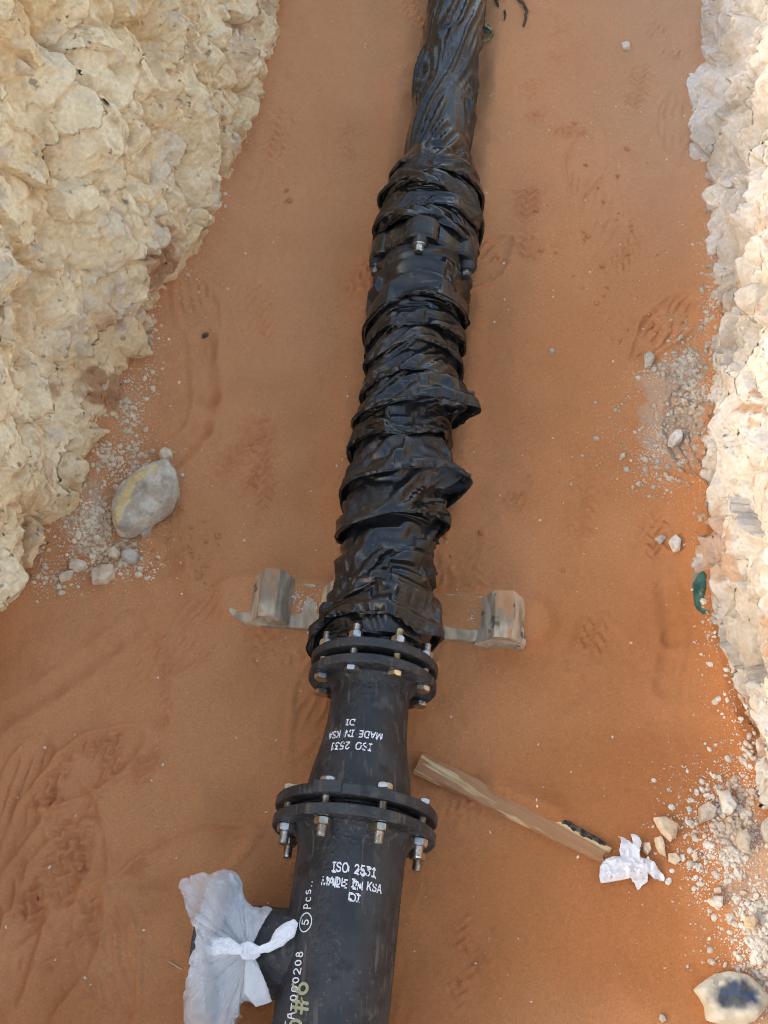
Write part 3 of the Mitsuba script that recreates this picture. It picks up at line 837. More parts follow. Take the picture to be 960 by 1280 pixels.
BD = -R * math.cos(.17) - U * math.sin(.17)          # branch direction, rolled a little below level
BO = AX(np.array(sb))
BU = np.cross(D, BD); BU = BU if BU[2] > 0 else -BU


def lathe_b(profile, n=72):
    pr = np.array(profile, float)
    ph = np.linspace(0, 2 * np.pi, n, endpoint=False)
    pts = BO + pr[:, 0][:, None, None] * BD + pr[:, 1][:, None, None] * (np.sin(ph)[None, :, None] * D + np.cos(ph)[None, :, None] * BU)
    m = grid_mesh(pts, wrap_u=True)
    return m


put('branch', lathe_b([(.03, .0875), (.085, .0872), (.10, .0868), (.12, .086), (.15, .086), (.214, .086), (.226, .09), (.236, .102), (.237, .05)]), 'mat_iron', tee, smooth=40)
put('branch_flange', lathe_b([(.236, .05), (.236, .139), (.239, .1425), (.255, .1425), (.258, .139), (.258, .05), (.244, .049)]), 'mat_iron', tee, smooth=30)

# stencilled words (double struck on the tee) and chalk writing
rT = lambda s: np.full(np.shape(s), BR)
def s_of(px, py, z):
    return float((P(px, py, z) - A0) @ D)
ZT = 0.172 + BR
def phi_of(px, py, r=BR):
    """where a pixel's ray meets the barrel: (s, phi)"""
    best = None
    for ph in np.radians(np.arange(-85, 86, 0.5)):
        for it in range(1):
            pass
        c = math.cos(ph) * U + math.sin(ph) * R
        n = c
        d = FWD + (px - 480) / F * np.array([1.0, 0, 0]) - (py - 640) / F * CUP
        # closest approach of the ray to the barrel's generating line at angle ph
        o = A0 + r * c
        w0 = CAM - o
        a, b, cc = d @ d, d @ D, 1.0
        dd, e = d @ w0, D @ w0
        den = a * cc - b * b
        t, s = (b * e - cc * dd) / den, (a * e - b * dd) / den
        gap = np.linalg.norm(CAM + t * d - o - s * D)
        if best is None or gap < best[0] - 1e-9:
            if (d @ n) < 0:
                best = (gap, s, ph)
    return best[1], best[2]


s_, p_ = phi_of(443, 1086)
t1 = wrap_text(word('ISO  2531', .088, .0185), s_, p_, rT, 'R', .27, 17)
t1b = wrap_text(word('ISO  2531', .088, .0185), s_ - .002, p_ + .018, rT, 'R', .60, 2)
s_, p_ = phi_of(441, 1104)
t2 = wrap_text(word('MADE  IN  KSA', .125, .0165), s_, p_, rT, 'R', .36, 3)
t2b = wrap_text(word('MADE  IN  KSA', .125, .0165), s_ - .003, p_ + .03, rT, 'R', .54, 4)
s_, p_ = phi_of(442, 1121)
t3 = wrap_text(word('DI', .020, .0145), s_, p_, rT, 'R', .42, 5)
t3b = wrap_text(word('DI', .020, .0145), s_ - .002, p_ + .03, rT, 'R', .5, 6)
k = put('stencil_lettering', cat_mesh([t1, t1b, t2, t2b, t3, t3b]), 'mat_white_paint', tee, smooth=False)
tag(k, 'white double-struck stencil ISO 2531 MADE IN KSA DI')
s_, p_ = phi_of(368, 1237)
c1 = wrap_text(centred(handwriting('TA-000208', .018, .0026, .86)), s_, p_, rT, 'D')
s_, p_ = phi_of(382, 1153)
c2 = wrap_text(centred(strokes([arc(0, 0, .0175, .015, 0, 360, 26)], .0022)), s_, p_, rT, 'D')
c3 = wrap_text(centred(handwriting('5', .016, .0026)), s_, p_, rT, 'D')
s_, p_ = phi_of(386, 1119)
c4 = wrap_text(centred(handwriting('pcs..', .017, .0022, .8)), s_, p_, rT, 'D')
k = put('chalk_writing', c1, 'mat_white_paint', tee, smooth=False)
tag(k, 'thin white handwritten number TA-000208')
k = put('chalk_writing', cat_mesh([c2, c3, c4]), 'mat_white_paint', tee, smooth=False)
tag(k, 'thin white handwritten 5 in a ring, then pcs')
s_, p_ = phi_of(373, 1259)
c5 = wrap_text(centred(handwriting('o#6', .034, .0058, .95)), s_, p_, rT, 'D', .30, 9)
k = put('yellow_marking', c5, 'mat_yellow_paint', tee, smooth=False)
tag(k, 'yellow-green painted marking #6')
# worn raised casting marks that cannot be read
r = np.random.default_rng(4)
segs = []
for row in range(3):
    for i in range(5):
        x0, y0 = i * .0155 + r.uniform(-.001, .001), row * .018
        for _ in range(3):
            if r.random() < .5:
                xx = x0 + r.choice([0, .008]); segs.append([(xx, y0), (xx, y0 + .011)])
            else:
                yy = y0 + r.choice([0, .0055, .011]); segs.append([(x0, yy), (x0 + .008, yy)])
s_, p_ = phi_of(404, 1172)
put('cast_marks', wrap_text(centred(strokes(segs, .0024, .0013)), s_, p_, rT, 'D', lift=-.0004), 'mat_iron', tee, smooth=30)
flange_bolts(tee, FH1 + .026, -1, -FH1 - .026, .1475, 8, 0.0, .024, ['mat_steel'], ['mat_steel_brass', 'mat_steel', 'mat_steel', 'mat_steel', 'mat_steel_dirty', 'mat_steel', 'mat_steel', 'mat_steel_brass'], seed=5)

red = thing('flanged_reducer', 'tapered black iron reducer bolted between the tee and the wrapped pipe, upside-down white lettering', 'pipe reducer')
FH2 = 0.006
L0, L1 = FH1 + .026, S2 - FH2 - .024
rs = np.linspace(0, 1, 40)
rr_ = 0.086 + (0.113 - 0.086) * (0.5 - 0.5 * np.tanh((rs - 0.36) / 0.23))


def rR(s):
    return np.interp((np.asarray(s) - L0) / (L1 - L0), rs, rr_)


prof = [(FH1, .075), (FH1, .131), (FH1 + .004, .131), (L0 - .001, .128), (L0 + .004, .124), (L0 + .012, .118)]
prof += [(L0 + (L1 - L0) * a, b) for a, b in zip(rs, rr_) if .06 < a < .93]
prof += [(L1 - .012, .0895), (L1 - .004, .094), (L1 + .001, .100), (L1 + .024, .100), (L1 + .024, .05)]
put('body', lathe(prof), 'mat_iron', red, smooth=40)
put('large_flange', lathe(bevel_disc(FH1 + .004, FH1 + .026, .170, .11)), 'mat_iron', red, smooth=30)
lug = []
for ph0, ph1 in ((-.50, -.16),):
    a = np.linspace(ph0, ph1, 14)
    sec = [(FH1 + .0045, .165), (FH1 + .0045, .1745), (FH1 + .0285, .1745), (FH1 + .0300, .172), (FH1 + .0300, .135), (FH1 + .024, .13)]
    pts = np.array([cyl(np.full(len(a), s), r_, a) for s, r_ in sec])
    g = grid_mesh(np.transpose(pts, (1, 0, 2)))
    caps = trimesh.Trimesh(np.vstack([pts[:, 0], pts[:, -1]]), [[0, i, i + 1] for i in range(1, 5)] + [[6, 6 + i + 1, 6 + i] for i in range(1, 5)], process=False)
    lug.append(cat_mesh([g, caps]))
put('boss', cat_mesh(lug), 'mat_iron', red, smooth=30)
put('small_flange', lathe(bevel_disc(L1, L1 + .020, .1425, .08)), 'mat_iron', red, smooth=30)
put('gasket', lathe(bevel_disc(-FH1 + .0003, FH1 - .0003, .1345, .08, .001)), 'mat_gasket', red)
put('gasket', lathe(bevel_disc(S2 - FH2 + .0003, S2 + FH2 - .0003, .106, .06, .001)), 'mat_gasket', red)


def phi_red(px, py):
    r0 = .09
    for _ in range(4):
        s, ph = phi_of(px, py, r0)
        r0 = float(rR(s))
    return s, ph


tx = []
for w_, px, py, wd, hh, dr_, sd in [('DI', 438, 903, .021, .0145, .32, 11), ('MADE  IN  KSA', 441, 917, .125, .0165, .33, 12), ('ISO  2531', 437, 932, .092, .0175, .30, 19)]:
    s_, p_ = phi_red(px, py)
    tx.append(wrap_text(word(w_, wd, hh), s_, p_, rR, 'L', dr_, sd, lift=.0009))
k = put('stencil_lettering', cat_mesh(tx), 'mat_white_paint', red, smooth=False)
tag(k, 'white stencil DI MADE IN KSA ISO 2531, upside down')
flange_bolts(red, L1, 1, S2 + FH2 + .022, .120, 8, 0.04, .020, ['mat_steel_brass', 'mat_steel', 'mat_steel', 'mat_steel_dirty', 'mat_steel_dirty', 'mat_steel', 'mat_steel', 'mat_steel'], ['mat_steel'], af=.028, rb=.0095, seed=6)

# --- the pipe under the plastic, with its far flange and the bolted gland
pipe = thing('wrapped_pipe', 'long black pipe running up the trench with a bolted gland, under black plastic sheeting', 'pipe')
put('flange', lathe(bevel_disc(S2 + FH2 + .002, S2 + FH2 + .022, .1425, .07)), 'mat_iron', pipe, smooth=30)
PR = .085
SL = SG - .030
put('barrel', lathe([(S2 + FH2, .06), (S2 + FH2, .100), (S2 + .03, .100), (S2 + .04, .092), (S2 + .07, .088), (S2 + .3, .086), (SG - .16, .086), (SG - .13, .112), (SG - .08, .118), (SG, .118), (SG + .02, .098), (SG + .03, PR),
                      (SG + .6, PR), (SG + 1.2, PR), (SG + 3, PR), (SG + 6.5, PR), (SG + 6.5, .03)]), 'mat_iron', pipe, smooth=40)
ph = np.linspace(0, 2 * np.pi, 150, endpoint=False)
PH0 = -0.085
lob = np.abs(((ph - PH0 + math.pi / 5) % (2 * math.pi / 5)) - math.pi / 5)
grad = 0.132 + 0.020 * np.clip(1 - (lob / .36) ** 2, 0, 1) ** .6
rows = []
for s, k_, in [(SG - .034, .75), (SG - .034, .955), (SG - .030, .985), (SG - .024, 1.0), (SG + .026, 1.0), (SG + .036, .975), (SG + .052, .92), (SG + .056, .7)]:
    rows.append(cyl(np.full(150, s), grad * k_, ph))
gland = put('gland', grid_mesh(np.array(rows), wrap_u=True), 'mat_film', pipe, smooth=28)
for i in range(5):
    a = PH0 + i * 2 * math.pi / 5
    c = cyl(SG - .034, .129, a)
    b = put('gland_bolt', cat_mesh([place(ring(-.002, .020, .0200, 28), c, -D, R), place(thread(.0, .036, .0095), c, -D, R), ]), 'mat_iron', pipe, smooth=35)
    put('bolt_end', cat_mesh([place(ring(.0195, .0245, .0180, 28), c, -D, R), place(hexprism(.022, .024), c - D * .0245, -D, R, .3 * i), ]), 'mat_steel' if i == 0 else 'mat_steel_dirty', b, smooth=35)


# ------------------------------------------------------------------ black plastic sleeves
NPHI = 104
PHS = np.linspace(0, 2 * np.pi, NPHI, endpoint=False)


def poly_ring(r0, rg, n=9, jit=0.06, corners=(), flat=True):
    """the outline of a fold: a loose polygon of film, a radius for each angle"""
    a = np.sort((np.arange(n) + rg.uniform(-.33, .33, n)) * 2 * np.pi / n + rg.uniform(0, 2 * np.pi / n)) % (2 * np.pi)
    r_ = r0 * (1 + rg.normal(0, jit, n))
    for ph, ex in corners:
        k = int(np.argmin(np.abs((a - ph + np.pi) % (2 * np.pi) - np.pi)))
        a[k] = ph % (2 * np.pi); r_[k] = r0 + ex
    o = np.argsort(a); a, r_ = a[o], r_[o]
    a = np.concatenate([a, [a[0] + 2 * np.pi]]); r_ = np.concatenate([r_, r_[:1]])
    ph = np.where(PHS < a[0], PHS + 2 * np.pi, PHS)
    k = np.clip(np.searchsorted(a, ph, side='right') - 1, 0, n - 1)
    a0, a1, r0_, r1_ = a[k], a[k + 1], r_[k], r_[k + 1]
    num = r0_ * r1_ * np.sin(a1 - a0)
    den = r0_ * np.sin(ph - a0) + r1_ * np.sin(a1 - ph)
    chord = num / np.maximum(den, 1e-6)
    arc_ = r0_ + (r1_ - r0_) * (ph - a0) / (a1 - a0)
    return 0.65 * chord + 0.35 * arc_


def tiered(tiers, rin, seed, up=4, slack=1.26, iters=80, hold=.024):
    """film gathered in tiers, each flaring to a hem that laps over the next; rows run from the far end to the near end.
    tiers: (s far, s hem, r tucked, r hem, tilt, corners)"""
    rg = np.random.default_rng(seed)
    rows = []
    for s_a, s_h, r_a, r_h, tilt, cor in tiers:
        L = s_a - s_h
        t1, t2 = tilt + rg.normal(0, .1) * L, tilt + rg.normal(0, .1) * L
        tp = rg.uniform(-.4, .4)
        wob = lambda a: a * np.interp(PHS, np.linspace(0, 2 * np.pi, 8), np.append(w := rg.normal(0, 1, 7), w[0]))
        full = [(c[0], c[1]) for c in cor]
        half = [(c[0], c[1] * .45) for c in cor]
        rows.append((s_a + t1 * np.sin(PHS + tp) + wob(.12 * L), poly_ring(r_a, rg, 9, .025)))
        rows.append((s_a - .42 * L + .5 * (t1 + t2) * np.sin(PHS + tp) + wob(.12 * L), poly_ring(r_a + .62 * (r_h - r_a), rg, 8, .075, half)))
        rows.append((s_h + .06 * L + t2 * np.sin(PHS + tp) + (h := wob(.13 * L)), poly_ring(r_h, rg, 9, .065, full)))
        last = rows[-1][1]
        if r_h - r_a < .006:          # drawn tight along the pipe: no hem
            continue
        rows.append((s_h + t2 * np.sin(PHS + tp) + h, last * .965))
        rows.append((s_h + .16 * L + t2 * np.sin(PHS + tp) + h, last * .87))
    S = np.array([a for a, b in rows]); RR = np.array([b for a, b in rows])
    u = np.linspace(0, len(rows) - 1, (len(rows) - 1) * up + 1)
    k = np.minimum(u.astype(int), len(rows) - 2); f = (u - k)[:, None]
    S, RR = S[k] * (1 - f) + S[k + 1] * f, RR[k] * (1 - f) + RR[k + 1] * f
    S = gaussian_filter(S, (.4, .6), mode=('nearest', 'wrap')); RR = gaussian_filter(RR, (.4, .6), mode=('nearest', 'wrap'))
    RR = np.maximum(RR, np.interp(S, *rin))
    g = cyl(S, RR, np.repeat(PHS[None], len(S), 0))
    return buckle(g, rin, rg, slack, iters, hold)


def buckle(x0, rin, rg, slack, iters, hold):
    """the film is a little larger than the shape it is laid in, so it buckles into folds of its own"""
    nv, nu = x0.shape[:2]
    nrm = np.array(grid_mesh(x0, wrap_u=True).vertex_normals).reshape(x0.shape)
    n1 = gaussian_filter(rg.normal(size=(nv, nu)), (1.9, 8), mode=('nearest', 'wrap')); n1 /= n1.std()
    n1 = 1 - 1.5 * np.abs(n1)
    n2 = gaussian_filter(rg.normal(size=(nv, nu)), (4, 5), mode=('nearest', 'wrap')); n2 /= n2.std()
    w0 = x0 - A0
    r0 = np.sqrt(((w0 - (w0 @ D)[..., None] * D) ** 2).sum(-1)).mean(1)
    loose = gaussian_filter(np.clip((r0 - .096) / .014, .15, 1), 3)[:, None]
    sl = 1 + (slack - 1) * np.clip(1 + .7 * n2, .1, 2.2) * loose
    x = x0 + (loose * 0.0060 * n1 + gaussian_filter(.0014 * rg.normal(size=n1.shape), .8))[..., None] * nrm
    v = np.zeros_like(x)
    ln = lambda a, b: np.sqrt(((a - b) ** 2).sum(-1))
    Lv = ln(x0[1:], x0[:-1]) * sl[1:]
    su = 1 + (sl - 1) * .16
    Lu = ln(np.roll(x0, -1, 1), x0) * su
    Ld = {d: np.sqrt(Lv ** 2 + Lu[1:] ** 2) * .99 for d in (1, -1)}
    L2v, L2u = ln(x0[3:], x0[:-3]), ln(np.roll(x0, -3, 1), x0)

    def sol(a, b, L, k, push=False):
        d = b - a
        l = np.sqrt((d * d).sum(-1)) + 1e-9
        e = np.minimum(l - L, 0) if push else l - L
        return (0.5 * k * e / l)[..., None] * d
    for it in range(iters):
        xp = x.copy()
        x = x + 0.88 * v
        for o in (0, 1):
            c = sol(x[o:-1:2], x[o + 1::2], Lv[o::2], 1.0)
            x[o:-1:2] += c; x[o + 1::2] -= c
            j0 = np.arange(o, nu, 2); j1 = (j0 + 1) % nu
            c = sol(x[:, j0], x[:, j1], Lu[:, j0], 1.0)
            x[:, j0] += c; x[:, j1] -= c
            for dj in (1, -1):
                a, b = x[o:-1:2], np.roll(x, -dj, 1)[o + 1::2]
                c = sol(a, b, Ld[dj][o::2], .8)
                x[o:-1:2] += c; x[o + 1::2] -= np.roll(c, dj, 1)
        c = sol(x[:-3], x[3:], L2v * .97, .22, True); x[:-3] += c * .5; x[3:] -= c * .5
        c = sol(x, np.roll(x, -3, 1), L2u * .99, .22, True); x += c * .5; x -= np.roll(c, 3, 1) * .5
        x += hold * (x0 - x)
        w = x - A0
        t = w @ D
        rv = w - t[..., None] * D
        rl = np.sqrt((rv ** 2).sum(-1)) + 1e-9
        x += (np.clip(np.interp(t, *rin) - rl, 0, None) / rl)[..., None] * rv
        x[..., 2] = np.maximum(x[..., 2], .006)
        x[:1], x[-1:] = x0[:1], x0[-1:]
        v = np.clip(x - xp, -.005, .005)
    pad = np.concatenate([x[:, -3:], x, x[:, :3]], 1)
    a, b = np.meshgrid(np.linspace(0, nv - 1, nv * 3 - 2), np.arange(0, nu * 3) / 3 + 3, indexing='ij')
    up = lambda o: np.stack([map_coordinates(pad[..., k], [a, b], order=o, mode='nearest') for k in range(3)], -1)
    return 0.55 * up(1) + 0.45 * up(2)


def rel(py):
    return float((P(480, py, .24) - A0) @ D)


sA, sB = S2 + FH2 + .030, SG - .036
RT, LT = 1.32, -1.32
tiers1 = [
    (sB, rel(374), .121, .134, .02, [(LT, .004), (.35, .012)]),
    (rel(376), rel(408), .113, .127, .020, [(RT, .012), (-.5, .008)]),
    (rel(406), rel(438), .110, .127, .022, [(RT, .010), (.1, .010)]),
    (rel(436), rel(466), .106, .118, .024, [(LT, .010)]),
    (rel(462), rel(508), .108, .132, .030, [(1.15, .078), (LT, .004), (.25, .016)]),
    (rel(504), rel(546), .112, .126, .016, [(LT, .010), (-.3, .010)]),
    (rel(543), rel(604), .108, .135, .034, [(1.22, .070), (LT, .004), (0.0, .008)]),
    (rel(600), rel(648), .112, .130, .026, [(RT, .016), (LT, .004)]),
    (rel(640), rel(728), .108, .112, .018, [(LT, .012), (.5, .012)]),
    (rel(722), sA + .030, .114, .146, .006, [(1.2, .014), (LT, .008), (.2, .010)]),
    (sA + .026, sA + .006, .118, .106, .0, []),
]
rin1 = (np.array([sA - .1, sA, sA + .04, sB - .16, sB - .06, sB + .1]), np.array([.101, .101, .098, .100, .120, .120]))
g1 = tiered(tiers1, rin1, 31)
k = put('plastic_sleeve', grid_mesh(g1, wrap_u=True), 'mat_film', smooth=True)
tag(k, 'crumpled black plastic sleeve bunched around the pipe between the upper flange and the gland', 'plastic sleeve', 'black plastic sleeves on the pipe')
sC = SG + .044
tiers2 = []
for py in range(-560, 150, 72):
    tiers2.append((rel(py), rel(py + 60), .0925, .094, .035, [(random.uniform(-1, 1), .003)]))
tiers2 += [
    (rel(157), rel(192), .096, .126, .020, [(LT, .010)]),
    (rel(183), rel(218), .116, .149, .012, [(LT, .012), (RT, .004), (.1, .008)]),
    (rel(212), rel(240), .134, .150, -.014, [(RT, .012), (-.4, .008)]),
    (rel(236), rel(262), .136, .150, .016, [(LT, .008), (.5, .008)]),
    (rel(258), rel(280), .136, .150, -.012, [(RT, .006)]),
    (rel(276), sC, .136, .148, .0, [(LT, .006), (0.0, .006)]),
]
rin2 = (np.array([sC - .1, sC, sC + .05, rel(215), rel(190), rel(168), sC + 9]), np.array([.136, .136, .130, .128, .118, .091, .090]))
g2 = tiered(tiers2, rin2, 36, slack=1.13)
k = put('plastic_sleeve', grid_mesh(g2, wrap_u=True), 'mat_film', smooth=True)
tag(k, 'black plastic sleeve gathered in folds above the gland, tight around the pipe farther up', 'plastic sleeve', 'black plastic sleeves on the pipe')

# torn flap hanging from the sleeve's right side
def ribbon(pts, widths, seed, n=26, m=7, crum=0.006, side=None):
    p = np.array(pts, float)
    t = np.linspace(0, 1, len(p)); u = np.linspace(0, 1, n)
    c = np.column_stack([np.interp(u, t, p[:, k]) for k in range(3)])
    c = gaussian_filter(c, (1.5, 0), mode='nearest')
    w = np.interp(u, np.linspace(0, 1, len(widths)), widths)
    d = np.gradient(c, axis=0); d /= np.linalg.norm(d, axis=1, keepdims=True)
    sd = np.cross(d, [0, 0, 1] if side is None else side); sd /= np.linalg.norm(sd, axis=1, keepdims=True) + 1e-9
    b = np.linspace(-1, 1, m)
    g = c[:, None] + sd[:, None] * (w[:, None] * b[None])[..., None]
    q = g.reshape(-1, 3)
    g = g + (crum * 2 * np.stack([fb(q, .02, 2, seed), fb(q, .02, 2, seed + 1), fb(q, .016, 2, seed + 2) * 1.5], -1)).reshape(g.shape)
    return g


def sheet_solid(g, th=0.0006):
    a = grid_mesh(g)
    n = np.array(a.vertex_normals)
    top, bot = np.array(a.vertices) + n * th / 2, np.array(a.vertices) - n * th / 2
    m = trimesh.Trimesh(np.vstack([top, bot]), np.vstack([a.faces, a.faces[:, ::-1] + len(top)]), process=False)
    nv, nu = g.shape[:2]
    i = np.arange(nv * nu).reshape(nv, nu)
    edge = np.concatenate([i[0, :], i[1:, -1], i[-1, -2::-1], i[-2:0:-1, 0]])
    e2 = np.roll(edge, -1)
    k = len(top)
    f = np.vstack([np.column_stack([edge, e2, e2 + k]), np.column_stack([edge, e2 + k, edge + k])])
    return trimesh.Trimesh(m.vertices, np.vstack([m.faces, f]), process=False)


fl = []
for i, (a, b, c) in enumerate([((536, 640, .13), (546, 655, .09), (547, 682, .05)), ((530, 636, .14), (538, 655, .11), (535, 672, .08)), ((541, 632, .12), (552, 645, .08), (549, 664, .05)), ((528, 668, .12), (536, 690, .05), (545, 720, .03))]):
    fl.append(sheet_solid(ribbon([P(*a), P(*b), P(*c)], [.016, .012, .004], 400 + i)))
k = put('torn_flap', cat_mesh(fl), 'mat_film', 'plastic_sleeve', smooth=True)
tag(k, 'torn strips hanging from the sleeve')

for pts, wd, sd in [([P(540, 500, .215), P(566, 492, .205), P(595, 491, .165)], [.060, .040, .002], 421), ([P(548, 478, .22), P(572, 480, .20), P(590, 496, .15)], [.012, .030, .003], 424),
                    ([P(538, 592, .20), P(560, 588, .195), P(577, 584, .15)], [.062, .066, .030], 422)]:
    put('loose_flap', sheet_solid(ribbon(pts, wd, sd, n=30, m=15, crum=.007, side=U)), 'mat_film', 'plastic_sleeve', smooth=True)

# ------------------------------------------------------------------ clear plastic bag over the branch
KN = BO + BD * .196 + BU * .106
KN = P(312, 1190, float(KN[2]))
hem = np.array([P(x, y, z) for x, y, z in [(342, 1140, .20), (322, 1136, .20), (306, 1122, .19), (302, 1096, .16), (284, 1090, .17), (262, 1091, .18), (240, 1095, .16), (225, 1098, .14), (228, 1120, .16), (234, 1142, .19),
                                           (244, 1158, .235), (248, 1170, .26), (243, 1182, .27), (239, 1200, .255), (237, 1222, .22), (232, 1248, .18), (229, 1275, .15), (236, 1300, .13), (258, 1312, .13), (282, 1300, .15), (298, 1276, .17),
                                           (302, 1254, .19), (316, 1256, .19), (332, 1250, .19), (339, 1240, .20)]])


def ridges(u, k, seed):
    """sharp pleats: 0 in the valleys, 1 on the crests"""
    x = np.asarray(u) * k
    w = x + 0.8 * meshkit.noise(np.stack([x * .37, x * 0 + seed, x * 0], -1), seed)
    c = np.floor(w).astype(int)
    r = np.random.default_rng(seed).random(4000)
    f = w - c
    pk = 0.25 + 0.5 * r[c % 4000]
    return np.where(f < pk, f / pk, (1 - f) / (1 - pk)) * (0.35 + 0.65 * r[(c + 777) % 4000])


def bag_layer(seed, scale, lift, nt=64, nps=640, skirt=True):
    L = np.concatenate([[0], np.cumsum(np.linalg.norm(np.diff(hem, axis=0), axis=1))])
    u = np.linspace(0, 1, nps)
    h = np.column_stack([np.interp(u * L[-1], L, hem[:, k]) for k in range(3)])
    h = gaussian_filter(h, (3, 0), mode='nearest')
    out = (h - KN) / np.linalg.norm(h - KN, axis=1, keepdims=True)
    h = h + out * (0.012 * (ridges(u, 13, seed + 9) - .5) + 0.004 * (ridges(u, 37, seed + 10) - .5))[:, None]
    hh = KN + (h - KN) * scale
    t = np.linspace(0.03, 1, nt)
    T_, U_ = np.meshgrid(t, u, indexing='ij')
    pts = KN[None, None] + t[:, None, None] * (hh - KN)[None]
    q = pts.reshape(-1, 3)
    sway = 0.035 * fb(np.column_stack([T_.ravel() * 3, U_.ravel() * 9, T_.ravel() * 0 + seed]), 1, 2, seed).reshape(T_.shape)
    n3 = fb(q, .08, 3, seed + 5).reshape(T_.shape)
    belly = np.sin(np.pi * T_) ** .8
    pts[..., 2] += 0.012 * belly + 0.030 * n3 * T_ + lift
    w = pts - BO
    bx, by = w @ BD, w @ D
    rb = np.where(bx < .272, .091, .02)
    zt = BO[2] - .17 * bx + np.sqrt(np.clip(rb ** 2 - by ** 2, 0, None)) * (np.abs(by) < rb)
    fl_ = np.clip(1 - np.clip(np.abs(bx - .247) - .014, 0, None) / .05, 0, 1)
    zf_ = BO[2] - .17 * bx + np.sqrt(np.clip(.147 ** 2 - by ** 2, 0, None)) * fl_
    top = np.where(np.abs(by) < .147, np.maximum(zt, zf_), 0)
    pts[..., 2] = np.maximum(pts[..., 2], top + .003 + lift * .5)
    amp = (T_ ** .75) * (1 - .35 * T_)
    fade = np.clip(1.25 - T_ * (.75 + .9 * (fb(np.column_stack([U_.ravel() * 7, U_.ravel() * 0 + seed, U_.ravel() * 0]), 1, 2, 9).reshape(T_.shape) + .2)), .1, 1)
    pl = 0.024 * ridges(U_ + 2 * sway, 13, seed + 1) + (0.016 * ridges(U_ + 1.4 * sway, 31, seed + 2) + 0.008 * ridges(U_ + .8 * sway, 71, seed + 3)) * fade ** 1.5
    pts[..., 2] += pl * amp
    cr = np.abs(fb(q, .045, 2, seed + 30)).reshape(T_.shape)
    pts += (.0035 * T_[..., None] ** .5) * np.stack([fb(q, .014, 2, seed + 60 + k) for k in range(3)], -1).reshape(pts.shape) * 2
    pts[..., 2] -= 0.014 * np.clip(1 - cr / .06, 0, 1) * np.clip(T_ - .45, 0, 1)
    pts[..., 2] = np.maximum(pts[..., 2], np.where(np.abs(by) < .147, np.maximum(zt, zf_), 0) + .002)
    if skirt:
        rows = []
        cen = BO + BD * .25
        f1, f2 = ridges(u, 13, seed + 1) - .5, ridges(u, 23, seed + 2) - .5
        g1 = fb(np.column_stack([u * 22, u * 0, u * 0]), 1, 2, seed + 21)
        for a in np.linspace(.06, 1, 14):
            e = pts[-1].copy()
            e[:, 2] -= .115 * a ** 1.2
            e[:, :2] += (cen[:2] - e[:, :2]) * (.30 * a + .10 * np.sin(a * 7))
            e += a ** .5 * (.022 * f1[:, None] * np.append(D[:2], .4) + .016 * (f2 + g1)[:, None] * np.append(BD[:2], .3))
            e += .010 * np.stack([fb(e, .03, 2, seed + 40 + k) for k in range(3)], -1) * 2
            e[:, 2] = np.maximum(e[:, 2], .010)
            rows.append(e)
        pts = np.concatenate([pts, np.array(rows)])
    return grid_mesh(pts)


bag = thing('plastic_bag', 'translucent white plastic bag tied in a knot over the side branch of the tee', 'plastic bag')
put('film', bag_layer(3, 1.0, .004), 'mat_bag', bag, smooth=True)
k = put('film', bag_layer(13, .93, .0, skirt=False), 'mat_bag', bag, smooth=True)


def crumple(outline, z0, hgt, seed, nr=16, na=72, scale=.012):
    """a folded, rounded scrap: outline in pixels, puffed between two skins"""
    o = np.array([P(x, y, z0)[:2] for x, y in outline])
    poly = Polygon(o).buffer(0)
    c = np.array([poly.centroid.x, poly.centroid.y])
    per = np.array([poly.exterior.interpolate(i / na, normalized=True).coords[0] for i in range(na)])
    out = []
    for sgn in (1, -1):
        t = np.linspace(0.02, 1, nr)
        pts = np.zeros((nr, na, 3))
        pts[..., :2] = c + (per - c)[None] * t[:, None, None]
        pts[..., 2] = z0 + sgn * hgt * np.sqrt(np.clip(1 - t[:, None] ** 2.4, 0, 1))
        q = pts.reshape(-1, 3)
        r1 = np.abs(fb(q, scale * 2.2, 2, seed)) * 2 + np.abs(fb(q, scale, 2, seed + 1))
        amp = hgt * 0.75 * (1 - t[:, None] ** 6 * .8)
        pts[..., 2] += sgn * (r1.reshape(nr, na) - .35) * amp * 2.1
        pts[..., :2] += (0.35 * hgt * np.stack([fb(q, scale * 1.4, 2, seed + 3), fb(q, scale * 1.4, 2, seed + 4)], -1).reshape(nr, na, 2))
        g = grid_mesh(pts, wrap_u=True)
        if sgn < 0:
            g.invert()
        out.append(g)
    m = cat_mesh(out)
    return m


zk = float(KN[2])
put('knot', crumple([(300, 1180), (312, 1176), (324, 1183), (326, 1194), (318, 1201), (303, 1199), (298, 1190)], zk + .012, .014, 21), 'mat_bag_thick', bag, smooth=True)
k = put('tied_end', crumple([(318, 1186), (336, 1179), (344, 1162), (358, 1152), (368, 1149), (373, 1155), (368, 1170), (355, 1182), (338, 1190), (320, 1193)], zk + .020, .010, 22), 'mat_bag_thick', bag, smooth=True)
k = put('tied_end', crumple([(304, 1184), (286, 1172), (270, 1173), (263, 1183), (267, 1195), (284, 1193), (302, 1194)], zk + .022, .010, 23), 'mat_bag_thick', bag, smooth=True)
k = put('tied_end', crumple([(308, 1195), (320, 1200), (330, 1222), (340, 1252), (320, 1259), (304, 1240), (306, 1215)], zk + .004, .007, 24), 'mat_bag', bag, smooth=True)

